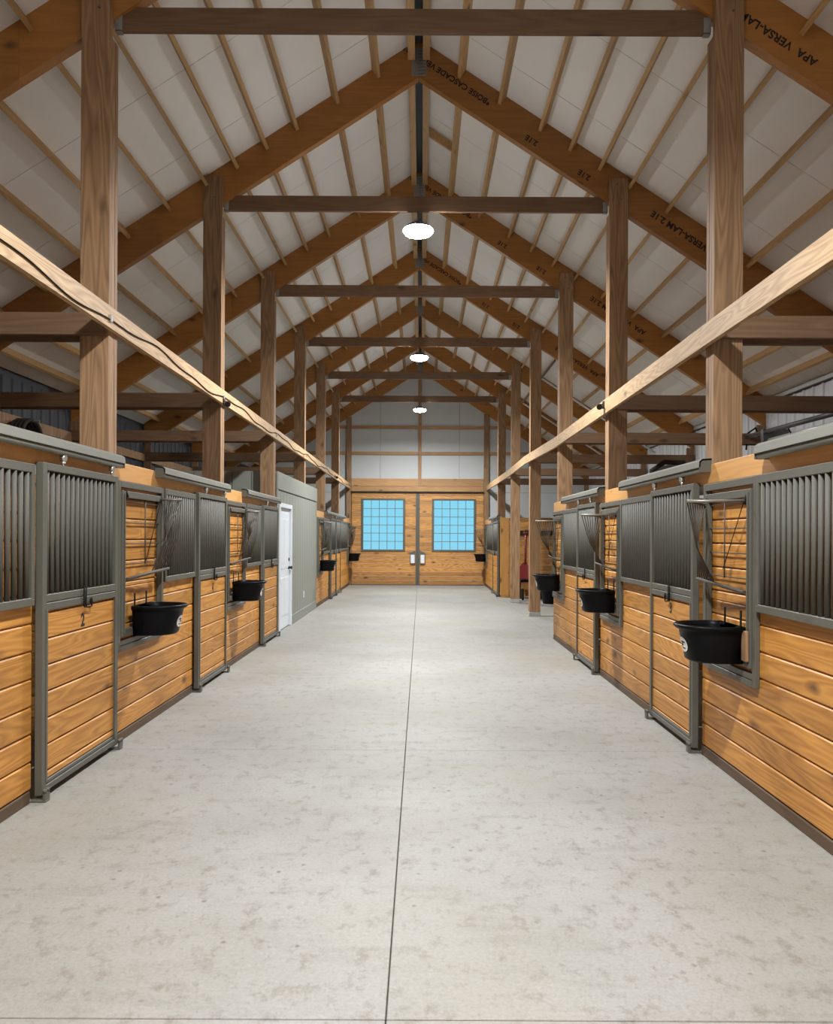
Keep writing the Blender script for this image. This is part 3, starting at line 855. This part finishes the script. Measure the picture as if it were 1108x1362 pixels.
# wooden block behind nearest right bucket
mb = MB(); mb.bbox(XR-.041, XR-.062, 4.83, 4.90, .80, .985, .004)
tag(mb.build('mounting_block', M['post'], None, (XR-.05,4.86,.80)), 'small wooden block behind the nearest right feed bucket', 'wood block')

# headers, base boards, jamb posts
def header(side, y0, y1, label):
    d = DZ[side]; mb = MB(); rb(mb, side, -.0135 if side<0 else -.036, .004, y0, y1, 1.938+d, 2.075+d, .004)
    tag(mb.build('header_board', M['header'], None, (sx(side,0),(y0+y1)/2,1.94+d)), label, 'header board')
header(-1, 1.4, 12.42, 'long pine header board above the near left stall fronts')
header(-1, 17.22, YEND-.1, 'pine header board above the left stall fronts past the tack room')
header(1, 1.2, 12.18, 'long pine header board above the near right stall fronts')
header(1, 20.5, YEND-.1, 'pine header board above the far right stall front')
def basebd(side, spans, label):
    for (y0, y1) in spans:
        mb = MB(); rb(mb, side, -.03, .006, y0, y1, 0, .068, .003)
        o = mb.build('baseboard_%s' % ('left' if side<0 else 'right'), M['treated'], None, (sx(side,0),(y0+y1)/2,0)); struct(o, label)
basebd(-1, [(YBACK+.2,4.62),(5.87,7.88),(9.13,11.15),(17.25,19.56),(21.97,YEND-.1)], 'dark base board under the left stall fronts')
basebd(1, [(YBACK+.2,5.74),(6.92,8.99),(10.17,12.16),(22.0,YEND-.1)], 'dark base board under the right stall fronts')
# plain boarding behind the camera
for side, y1 in ((-1,1.39),(1,1.19)):
    mb = MB(); boards(mb, side, 0, .035, YBACK+.1, y1, .07, 2.07)
    struct(mb.build('wall_%s' % ('left' if side<0 else 'right'), M['pine']), 'boarded stall front behind the camera')
# jambs behind doors
for side, ylist in ((-1,(4.62,5.80,7.89,9.07,11.15,12.34)), (1,(5.76,6.87,9.0,10.13,12.155))):
    for i, y in enumerate(ylist):
        mb = MB(); rb(mb, side, -.10, -.036, y-.02, y+.045, 0, 1.93+DZ[side], .003)
        o = mb.build('door_jamb', M['pine_z'], None, (sx(side,-.06),y,0))
        struct(o)
# corner post closing the near right section
mb = MB(); mb.bbox(XR-.002, XR+.14, 12.14, 12.18, 0, 1.92, .004)
tag(mb.build('corner_board', M['pine_z'], None, (XR+.07,12.16,0)), 'upright pine corner board ending the near right stall row', 'corner board')
# stall partitions
for side, yy in ((-1,(F[1]+.1, F[2]+.1, 12.44, 17.3)), (1,(F[1]+.1, F[2]+.1, 12.05))):
    for y in yy:
        mb = MB(); k = 0
        xa, xb = (WL+.06, XL-.23) if side<0 else (XR+.31, WR-.06)
        while .02+.16*k < 2.0:
            z0 = .02+.16*k; mb.bbox(xa, xb, y, y+.035, z0+.003, min(2.0,z0+.157), .004, R.random()); k += 1
        struct(mb.build('wall_partition', M['pine_x'], None, ((xa+xb)/2,y,0)), 'boarded partition between stalls')

# ------------------------------------------------------------------ outer walls
def ribbed(side, y0, y1, z0, z1, x):
    mb = MB(); s_ = 1 if side<0 else -1
    prof = []; y = y0
    while y < y1:
        e = min(.27, y1-y)
        if e > .2:
            prof += [(0,y),(0,y+.11),(0.004,y+.115),(0.004,y+.15),(0,y+.155),(0,y+e-.055),(.022,y+e-.040),(.022,y+e-.012),(0,y+e-.001)]
        else: prof += [(0,y),(0,y1)]
        y += .27
    n = len(prof)
    v = [(x+s_*u, t, z0) for u,t in prof] + [(x+s_*u, t, z1) for u,t in prof]
    mb.poly(v, [(i,i+1,n+i+1,n+i) for i in range(n-1)], .5)
    mb.box(x-s_*.004, x-s_*.10, y0, y1, z0, z1+.1)
    return mb
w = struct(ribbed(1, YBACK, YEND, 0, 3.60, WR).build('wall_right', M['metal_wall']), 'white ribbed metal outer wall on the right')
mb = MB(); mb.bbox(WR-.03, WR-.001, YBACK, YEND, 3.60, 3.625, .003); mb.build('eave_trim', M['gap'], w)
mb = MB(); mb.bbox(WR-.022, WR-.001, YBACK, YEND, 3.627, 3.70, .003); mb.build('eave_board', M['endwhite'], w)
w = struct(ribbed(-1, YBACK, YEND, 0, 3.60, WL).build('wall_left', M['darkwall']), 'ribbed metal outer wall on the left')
mb = MB()
for z in (1.2, 2.97): mb.bbox(WL+.024, WL+.062, YBACK, YEND, z, z+.14, .003)
mb.build('wall_girt', M['post'], w)
for side in (-1,1):
    x = WL+.025 if side<0 else WR-.165
    for k in range(1,8):
        mb = MB(); mb.bbox(x, x+.14, F[k]-.08, F[k]-.032, 0, 3.28, .003); 
        o = mb.build('trim_%d' % (k+(7 if side>0 else 0)), M['post'], None, (x+.07,F[k],0)); struct(o, 'outer wall post')
mb = MB(); mb.box(WL, WR, YBACK-.1, YBACK, 0, 7.3); struct(mb.build('wall_back', M['white']), 'wall behind the camera')

# ------------------------------------------------------------------ end wall
mb = MB()
hz = lambda x: APEX - SL*abs(x-RX) - .01
xs_ = [WL, -4.88, -3.66, XL-.02, -1.30, RX, 1.20, XR+.02, 3.4, 4.6, WR]
zs_ = [2.93, 4.17, 5.0, 8]
def wallpoly(x0, x1, z0, z1):
    lo = z0
    pts = [(x0,lo),(x1,lo)]
    za, zb2 = min(z1, hz(x0)), min(z1, hz(x1))
    if za <= lo and zb2 <= lo: return None
    pts.append((x1, max(lo,zb2)))
    if x0 < RX < x1 and hz(RX) < z1: pts.append((RX, hz(RX)))
    xm = None
    # kink where the slope passes z1
    for sg in (-1,1):
        xk = RX + sg*(APEX-.01-z1)/SL
        if x0 < xk < x1 and z1 < APEX: pts.append((xk, z1)); xm = xk
    pts.append((x0, max(lo,za)))
    q = []
    for p in pts:
        if not q or (abs(q[-1][0]-p[0])+abs(q[-1][1]-p[1])) > 1e-5: q.append(p)
    c = (sum(p[0] for p in q)/len(q), sum(p[1] for p in q)/len(q))
    q.sort(key=lambda p: math.atan2(p[1]-c[1], p[0]-c[0]))
    return q
Y0 = YEND
for i in range(len(xs_)-1):
    for jx in range(3):
        z0 = zs_[jx]; 
        q = wallpoly(xs_[i]+.004, xs_[i+1]-.004, z0+.003, zs_[jx+1]-.003)
        if q and len(q) > 2: mb.prism(q, lambda u,v,t: (u,t,v), Y0, Y0+.03)
for (a, b_) in ((WL, XL-.05),(XR+.05, WR)): mb.box(a, b_, Y0, Y0+.03, 0, 2.925)
we = struct(mb.build('wall_end', M['endwhite']), 'white lined gable end wall with timber girts')
mb = MB(); mb.box(WL, WR, Y0+.04, Y0+.12, 2.95, 7.3)
mb.box(WL, XL-.1, Y0+.04, Y0+.12, 0, 2.95); mb.box(XR+.1, WR, Y0+.04, Y0+.12, 0, 2.95); mb.build('wall_backing', M['gap'], we)
mb = MB()
for (z, h) in ((4.93,.10),(4.11,.10)):
    mb.bbox(WL+.05, RX-.055, Y0-.045, Y0-.002, z, z+h, .003); mb.bbox(RX+.055, WR-.05, Y0-.045, Y0-.002, z, z+h, .003)
mb.build('wall_girt', M['endframe'], we)
mb = MB()
mb.bbox(XL+.05, RX-.055, Y0-.06, Y0-.002, 3.12, 3.36, .004); mb.bbox(RX+.055, XR-.05, Y0-.06, Y0-.002, 3.12, 3.36, .004)
mb.bbox(XL+.05, XR-.05, Y0-.09, Y0-.002, 2.95, 3.115, .004)
mb.build('door_header', M['endframe'], we)
mb = MB(); mb.bbox(RX-.052, RX+.052, Y0-.07, Y0-.002, 3.118, 6.72, .004)
mb.bbox(XL-.11, XL+.045, Y0-.08, Y0-.002, 0, 5.30, .004); mb.bbox(XR-.045, XR+.11, Y0-.08, Y0-.002, 0, 5.40, .004)
mb.build('wall_post', M['post'], we)
mb = MB(); mb.bbox(XL+.05, XR-.05, Y0-.13, Y0-.092, 2.915, 2.955, .004); mb.build('door_track', M['ink'], we)

# the two big sliding end doors
def end_door(x0, x1, wx0, wx1, idx, label):
    wz0, wz1 = 1.09, 2.70
    y = Y0-.075
    rt = bpy.data.objects.new('door_%d' % idx, None); COL.objects.link(rt); rt.location=((x0+x1)/2, y, 0); rt['_o']=tuple(rt.location); rt['kind']='structure'; rt['label']=label
    mb = MB(); z = .02; p = .133
    while z < 2.90:
        h = min(p, 2.91-z); v = R.random()
        segs = [(x0,x1)] if (z+h <= wz0+.001 or z >= wz1-.001) else [(x0,wx0),(wx1,x1)]
        for (a, b_) in segs:
            # board cut round the window
            za, zb2 = z+.002, z+h-.002
            if len(segs)==2:
                if z < wz0: mb.bbox(x0, x1, y, y+.03, za, wz0, .002, v); za = wz0
                if z+h > wz1: 
                    if a == x0: mb.bbox(x0, x1, y, y+.03, wz1, zb2, .002, v)
                    zb2 = wz1
            if zb2-za > .004: mb.bbox(a, b_, y, y+.03, za, zb2, .004, v)
        z += p
    part(mb, 'wood_boarding', M['pine_x'], rt)
    mb = MB(); w_=.05
    mb.bbox(wx0-.03, wx0+w_-.01, y-.02, y+.05, wz0-.03, wz1+.03, .004); mb.bbox(wx1-w_+.01, wx1+.03, y-.02, y+.05, wz0-.03, wz1+.03, .004)
    mb.bbox(wx0+w_-.01, wx1-w_+.01, y-.02, y+.05, wz1-w_+.02, wz1+.03, .004); mb.bbox(wx0+w_-.01, wx1-w_+.01, y-.02, y+.05, wz0-.03, wz0+w_-.02, .004)
    wf = part(mb, 'window_frame', M['steel'], rt); wf['_o'] = tuple(rt['_o'])
    mb = MB(); ix0, ix1, iz0, iz1 = wx0+.04, wx1-.04, wz0+.03, wz1-.03
    for k in range(1,5):
        x = ix0+(ix1-ix0)*k/5; mb.box(x-.008, x+.008, y-.002, y+.012, iz0, iz1)
    for k in range(1,6):
        zz = iz0+(iz1-iz0)*k/6; mb.box(ix0, ix1, y-.004, y+.010, zz-.008, zz+.008)
    part(mb, 'window_grid', M['steel'], rt)
    mb = MB(); mb.box(ix0-.005, ix1+.005, y+.02, y+.028, iz0-.005, iz1+.005); part(mb, 'window_pane', M['pane'], rt)
    return rt
xc = -.105
dA = end_door(XL+.06, xc-.012, -1.86, -.53, 1, 'left pine end door with a blue lit window')
dB = end_door(xc+.012, XR-.05, .37, 1.70, 2, 'right pine end door with a blue lit window')
for rt, s_ in ((dA,-1),(dB,1)):
    y = Y0-.075
    mb = MB(); x0 = xc+s_*.012; mb.bbox(x0, x0+s_*.05, y-.03, y-.001, .0, 2.91, .004); part(mb, 'meeting_stile', M['steel'], rt)
    mb = MB(); cx = xc+s_*.155
    q = [(cx-.085,.70),(cx+.085,.70),(cx+.085,1.04),(cx,1.13) if False else (cx-s_*.085+.0,1.10),(cx-.085,1.04)] 
    mb.prism([(cx-.085,.67),(cx+.085,.67),(cx+.085,1.02 if s_>0 else 1.09),(cx-.085,1.09 if s_>0 else 1.02)], lambda u,v,t:(u,t,v), y-.045, y-.031); bk = part(mb, 'latch_plate', M['steel'], rt); bk['_o']=tuple(rt['_o'])
    mb = MB(); mb.bbox(cx-.062, cx+.062, y-.062, y-.0455, .69, .96, .005); part(mb, 'white_pad', M['doorwhite'], rt)
# added strips behind the doors blocking daylight through their gaps, then the threshold
mb = MB()
for (a, b_) in ((XL+.03, XL+.10),(xc-.05, xc+.05),(XR-.09, XR-.03)): mb.box(a, b_, Y0-.035, Y0-.004, 0, 2.95)
mb.box(XL+.03, XR-.03, Y0-.035, Y0-.004, 2.86, 2.95)
mb.build('door_stop', M['steel'], we)
struct(mb.build('trim_15', M['steel']) if False else (lambda m_: (m_.bbox(XL+.05, XR-.05, Y0-.11, Y0-.02, 0, .018, .003), m_.build('trim_15', M['treated']))[1])(MB()), 'door threshold')

# ------------------------------------------------------------------ tack room
ty0, ty1, th_ = 12.50, 17.20, 2.55
tr = thing('tack_room', 'sage grey panelled tack room on the left with a white door', 'tack room', (-3.8, (ty0+ty1)/2, 0))
def grooved(a0, a1, fixed, axis, z0, z1, skip=None, pitch=.30):
    mb = MB(); a = a0
    while a < a1-.001:
        b_ = min(a+pitch, a1)
        spans = [(a+.004, b_-.004, z0, z1)]
        if skip and b_ > skip[0] and a < skip[1]:
            spans = []
            if a < skip[0]: spans.append((a+.004, skip[0], z0, z1))
            if b_ > skip[1]: spans.append((skip[1], b_-.004, z0, z1))
            spans.append((max(a+.004,skip[0]), min(b_-.004,skip[1]), skip[2], z1))
        for (p, q, za, zb2) in spans:
            if q-p < .01: continue
            if axis == 'y': mb.bbox(fixed, fixed-.012, p, q, za, zb2, .003)
            else: mb.bbox(p, q, fixed, fixed+.012, za, zb2, .003)
        a = b_
    return mb
dy0, dy1, dzt = 12.80, 13.86, 2.00
mb = grooved(ty0+.05, ty1-.005, XL, 'y', .0, 2.27, (dy0-.02, dy1+.02, dzt+.02))
part(mb, 'aisle_wall', M['sage'], tr)
mb = MB(); mb.box(XL-.0125, XL-.016, ty0+.02, dy0-.02, 0, 2.54); mb.box(XL-.0125, XL-.016, dy1+.02, ty1, 0, 2.54); mb.box(XL-.0125, XL-.016, dy0-.02, dy1+.02, dzt+.02, 2.54); part(mb, 'aisle_wall_backing', M['sage'], tr)
mb = MB(); mb.bbox(XL+.018, XL-.012, ty0+.0, ty1+.02, 2.275, th_, .004); mb.bbox(XL+.014, XL-.012, ty0, ty0+.09, 0, 2.272, .004); mb.bbox(XL+.014, XL-.012, dy1+.06, ty1, 0, .16, .004); mb.bbox(XL+.012, XL-.012, ty1-.06, ty1+.02, .16, 2.272, .004)
part(mb, 'trim_boards', M['sage'], tr)
mb = grooved(WL+.06, XL-.23, ty0, 'x', 0, th_); mb.bbox(XL-.225, XL-.016, ty0+.06, ty0+.09, 0, th_, .003)
part(mb, 'near_wall', M['sage'], tr)
mb = grooved(WL+.06, XL-.05, ty1-.012, 'x', 0, th_); part(mb, 'far_wall', M['sage'], tr)
mb = MB(); mb.box(WL+.06, XL-.02, ty0+.02, ty1-.02, th_-.03, th_-.005); part(mb, 'room_ceiling', M['sage'], tr)
mb = MB()
mb.bbox(XL+.016, XL-.10, dy0-.07, dy0+.0, 0, dzt+.07, .004); mb.bbox(XL+.016, XL-.10, dy1, dy1+.07, 0, dzt+.07, .004); mb.bbox(XL+.016, XL-.10, dy0+.0, dy1, dzt, dzt+.07, .004)
part(mb, 'door_casing', M['doorwhite'], tr)
dr = thing('door', '', '', (XL-.07,(dy0+dy1)/2,0)); del dr['label']; del dr['category']
dr.parent = tr; dr.location = Vector(dr['_o'])-Vector(tr['_o'])
mb = MB(); xd = XL-.025
mb.bbox(xd, xd-.04, dy0+.002, dy1-.002, .012, dzt-.003, .004)
for (a, b_) in ((.12,.46),(.54,.90)):
    for (z0, z1) in ((.22,.85),(1.0,1.82)):
        pa, pb = dy0+(dy1-dy0)*a, dy0+(dy1-dy0)*b_
        mb.bbox(xd+.006, xd-.002, pa, pb, z0, z1, .004)
part(mb, 'door_leaf', M['doorwhite'], dr)
mb = MB(); mb.tube([(xd,dy1-.10,1.0),(xd+.03,dy1-.10,1.0),(xd+.035,dy1-.10,1.0),(xd+.055,dy1-.10,1.0),(xd+.068,dy1-.10,1.0)], [.03,.018,.018,.032,.02], 12); part(mb, 'door_knob', M['ink'], dr)
mb = MB(); mb.tube([(xd,dy1-.10,1.14),(xd+.02,dy1-.10,1.14)], .028, 12); part(mb, 'deadbolt', M['ink'], dr)
mb = MB(); mb.bbox(XL+.001, XL+.008, 15.36, 15.44, .36, .48, .002); part(mb, 'outlet_cover', M['doorwhite'], tr)

# ------------------------------------------------------------------ open bay on the right
yb = 20.47
mb = MB(); k = 0
while .02+.16*k < 2.02:
    z0 = .02+.16*k; mb.bbox(XR+.23, WR-.06, yb, yb+.035, z0+.003, min(2.03,z0+.157), .004, R.random()); k += 1
struct(mb.build('wall_bay', M['pine_x'], None, (3.6,yb,0)), 'boarded partition at the back of the open bay')
mb = MB(); mb.bbox(XR+.0, XR+.225, yb-.03, yb+.01, .05, 2.03, .005); mb.bbox(XR+.02, XR+.225, yb-.04, yb+.02, 0, .048, .004)
tag(mb.build('corner_board', M['pine_z'], None, (XR+.1,yb,0)), 'wide upright pine board ending the far right stall, behind freestanding posts', 'corner board')
mb = MB(); mb.bbox(XR+.3, WR-.3, yb-.04, yb-.002, 1.58, 1.70, .004)
tag(mb.build('tack_rail', M['ink'], None, (3.4,yb-.02,1.6)), 'long black rail fixed on the boarded partition of the open bay', 'rail')
# red shovel leaning
r = thing('red_scoop_shovel', 'red plastic shovel hanging from the black rail behind the freestanding posts', 'shovel', (2.62,20.1,0))
mb = MB(); mb.tube([(2.64,20.2,1.62),(2.62,20.12,.85)], .028, 8); mb.tube([(2.58,20.2,1.66),(2.64,20.2,1.63),(2.70,20.2,1.66)], .022, 8); part(mb, 'handle', M['red'], r)
mb = MB()
mb.poly([(2.57,20.11,.90),(2.67,20.11,.90),(2.70,20.08,.80),(2.68,20.03,.48),(2.44,20.03,.48),(2.42,20.08,.74),
         (2.57,20.15,.90),(2.67,20.15,.90),(2.70,20.14,.80),(2.68,20.09,.48),(2.44,20.09,.48),(2.42,20.14,.74)],
        [(0,1,2,3,4,5),(6,7,8,9,10,11),(0,1,7,6),(1,2,8,7),(2,3,9,8),(3,4,10,9),(4,5,11,10),(5,0,6,11)])
part(mb, 'blade', M['red'], r)
# low bench
r = thing('low_bench', 'low bench with a dark top behind the two freestanding posts', 'bench', (2.75,19.75,0))
mb = MB(); mb.bbox(2.42, 3.05, 19.45, 20.0, .44, .50, .006); part(mb, 'bench_top', M['rubber'], r)
mb = MB(); mb.bbox(2.44, 3.03, 19.47, 19.50, .28, .44, .004); part(mb, 'front_board', M['pine_x'], r)
for (x, y) in ((2.46,19.5),(2.98,19.5),(2.46,19.93),(2.98,19.93)):
    mb = MB(); mb.bbox(x, x+.05, y, y+.05, 0, .44, .004); part(mb, 'leg', M['ink'], r)
mb = MB()
v=[]; nn=28
r = thing('muck_tub', 'black round tub on the floor behind the freestanding posts', 'tub', (3.05,18.6,0))
mb = MB(); mb.lathe([(.20,.0),(.22,.01),(.27,.36),(.285,.37),(.285,.40),(.265,.40),(.255,.36),(.205,.03)], (3.05,18.6,0), 28); part(mb, 'tub_body', M['rubber'], r)
mb = MB()
for s_ in (-1,1): mb.tube([(3.05+s_*.28,18.53,.37),(3.05+s_*.32,18.55,.40),(3.05+s_*.32,18.65,.40),(3.05+s_*.28,18.67,.37)], .010, 6)
part(mb, 'rope_handle', M['doorwhite'], r)

# overhead door rails that follow the right roof slope
def roof_pt(x, y, drop): return (x, y, APEX-SL*(x-RX)-VT-drop)
r = thing('overhead_door_rails', 'pale rails following the right roof slope above the open bay', 'door rails', (4.0,19,4.0))
for y in (17.5, 20.75):
    mb = MB(); mb.tube([roof_pt(2.62,y,.02), roof_pt(5.1,y,.02)], .022, 6); part(mb, 'slope_rail', M['conduit'], r)
mb = MB(); mb.tube([roof_pt(2.62,15.8,.0), roof_pt(2.62,20.75,.0)], .022, 6); part(mb, 'cross_rail', M['darkmetal'], r)
r = thing('torsion_shaft', 'dark steel shaft and cables along the right metal wall', 'door shaft', (5.0,11,2.95))
mb = MB(); mb.tube([(4.95,9.2,3.04),(4.98,12.7,3.10)], .035, 8); part(mb, 'shaft', M['darkmetal'], r)
mb = MB(); mb.tube([(4.98,9.2,2.93),(5.02,11.7,2.96)], .028, 8); part(mb, 'lower_tube', M['conduit'], r)
mb = MB(); mb.bbox(4.93,5.30,11.58,11.66,2.60,3.12,.004); part(mb, 'bracket', M['darkmetal'], r)
mb = MB(); mb.tube([(5.0,11.9,3.05),(5.02,12.05,3.2),(5.0,12.3,3.15),(5.0,12.35,2.9)], .014, 6); mb.tube([(4.98,10.9,3.05),(5.0,10.75,2.85),(5.05,10.5,2.6)], .010, 6); part(mb, 'cable', M['black_wire'], r)
r = thing('twin_floodlight', 'black twin floodlight by the right metal wall at picture edge', 'floodlight', (4.9,9.8,2.75))
for dy in (-.10,.10):
    mb = MB(); mb.tube([(4.98,9.9+dy,2.84),(4.90,9.86+dy,2.84),(4.86,9.84+dy,2.84)], [.05,.075,.07], 14); part(mb, 'lamp_head', M['ink'], r)
mb = MB(); mb.tube([(5.28,9.9,2.80),(5.0,9.9,2.80)], .018, 8); part(mb, 'arm', M['ink'], r)
# tarp bundle on the partition of the right stalls
def lump(name, c, s, mat, parent, seed):
    rr = random.Random(seed); n, m_ = 20, 12; v=[]; fs=[]
    for i in range(m_+1):
        th = math.pi*i/m_
        for k in range(n):
            ph = 2*math.pi*k/n; f = 1+.10*math.sin(3*ph+seed)*math.sin(2*th)+.05*rr.uniform(-1,1)*math.sin(th)
            v.append((c[0]+s[0]*f*math.sin(th)*math.cos(ph), c[1]+s[1]*f*math.sin(th)*math.sin(ph), c[2]+max(-s[2]*.55, s[2]*f*math.cos(th))))
    for i in range(m_):
        for k in range(n): fs.append((i*n+k,i*n+(k+1)%n,(i+1)*n+(k+1)%n,(i+1)*n+k))
    mb = MB(); mb.poly(v, fs, .5, True); return part(mb, name, mat, parent)
r = thing('tarp_bundle', 'grey tarp bundle with a black strap on top of the right stalls', 'tarp', (3.0,F[2]+.12,2.0))
lump('tarp', (2.95,F[2]+.12,2.16), (.42,.22,.22), M['grey_tarp'], r, 3)
mb = MB(); mb.tube([(2.62,F[2]-.05,2.14),(2.60,F[2]-.08,2.30),(2.75,F[2]-.06,2.40),(2.98,F[2]-.05,2.39)], .030, 8); part(mb, 'strap', M['ink'], r)
# things on the left stalls
r = thing('hose_coil', 'dark hose coil hung by the left outer wall', 'hose', (-5.1,10.35,2.55))
mb = MB()
for k in range(4):
    mb.tube([(-5.25+.05*k, 10.5+.26*math.cos(a), 2.82+.22*math.sin(a)) for a in [2*math.pi*q/20 for q in range(21)]], .028, 6)
part(mb, 'hose', M['ink'], r)
mb = MB(); mb.tube([(-5.39,10.5,3.03),(-5.0,10.5,3.03)], .015, 6); part(mb, 'hook', M['darkmetal'], r)
mb = MB(); mb.bbox(WL+.024, WL+.06, 9.6, 11.55, 2.20, 2.95, .005)
tag(mb.build('white_sheet', M['doorwhite'], None, (WL+.09,11.4,2.3)), 'pale rectangular sheet on the dark left outer wall', 'sheet')

# ------------------------------------------------------------------ world, camera
wd = bpy.data.worlds.new('daylight'); SC.world = wd; wd.use_nodes = True
nt = wd.node_tree; bg = nt.nodes['Background']
tc = nt.nodes.new('ShaderNodeTexCoord'); sp = nt.nodes.new('ShaderNodeSeparateXYZ'); cr = nt.nodes.new('ShaderNodeValToRGB')
nt.links.new(tc.outputs['Generated'], sp.inputs[0]); mpz = nt.nodes.new('ShaderNodeMapRange'); mpz.inputs[1].default_value=-.2; mpz.inputs[2].default_value=.25
nt.links.new(sp.outputs[2], mpz.inputs[0]); nt.links.new(mpz.outputs[0], cr.inputs[0])
cr.color_ramp.elements[0].color=(.30,.66,.90,1); cr.color_ramp.elements[1].color=(.22,.68,.80,1)
nt.links.new(cr.outputs[0], bg.inputs[0]); bg.inputs[1].default_value = 1.0

cam = bpy.data.cameras.new('camera'); co = bpy.data.objects.new('camera', cam); COL.objects.link(co)
FPX = 1067.
cam.sensor_fit = 'HORIZONTAL'; cam.sensor_width = 36.; cam.lens = FPX/1108*36
cam.shift_x = -(560-554)/1108; cam.shift_y = (713-681)/1108
cam.clip_start = .05; cam.clip_end = 200
co.matrix_world = Matrix.Translation((0,0,H)) @ Matrix.Rotation(math.pi/2,4,'X') @ Matrix.Rotation(.005,4,'Z')
SC.camera = co
SC.view_settings.view_transform = 'Standard'; SC.view_settings.look = 'None'; SC.view_settings.gamma = 1
SC.view_settings.exposure = 0.07
SC.cycles.max_bounces = 8; SC.cycles.diffuse_bounces = 6; SC.cycles.use_denoising = True
# small pieces hang below the part they sit on
SUB = {'hinge_pin':'swing_frame','wire_grid':'swing_frame','sticker_print':'round_sticker','cooling_fins':'housing','panel_trim':'wood_panel',
       'stall_number':'wood_panel','end_cap':'track_cover'}
kids = {}
for o in COL.objects:
    if o.parent: kids.setdefault(o.parent.name, []).append(o)
for k_, lst in kids.items():
    for o in lst:
        st = o.name.split('.')[0]
        if st in SUB:
            host = [q for q in lst if q.name.split('.')[0] == SUB[st]]
            if host and host[0].location.length < 1e-6: o.parent = host[0]
for o in COL.objects:
    if '_o' in o: del o['_o']
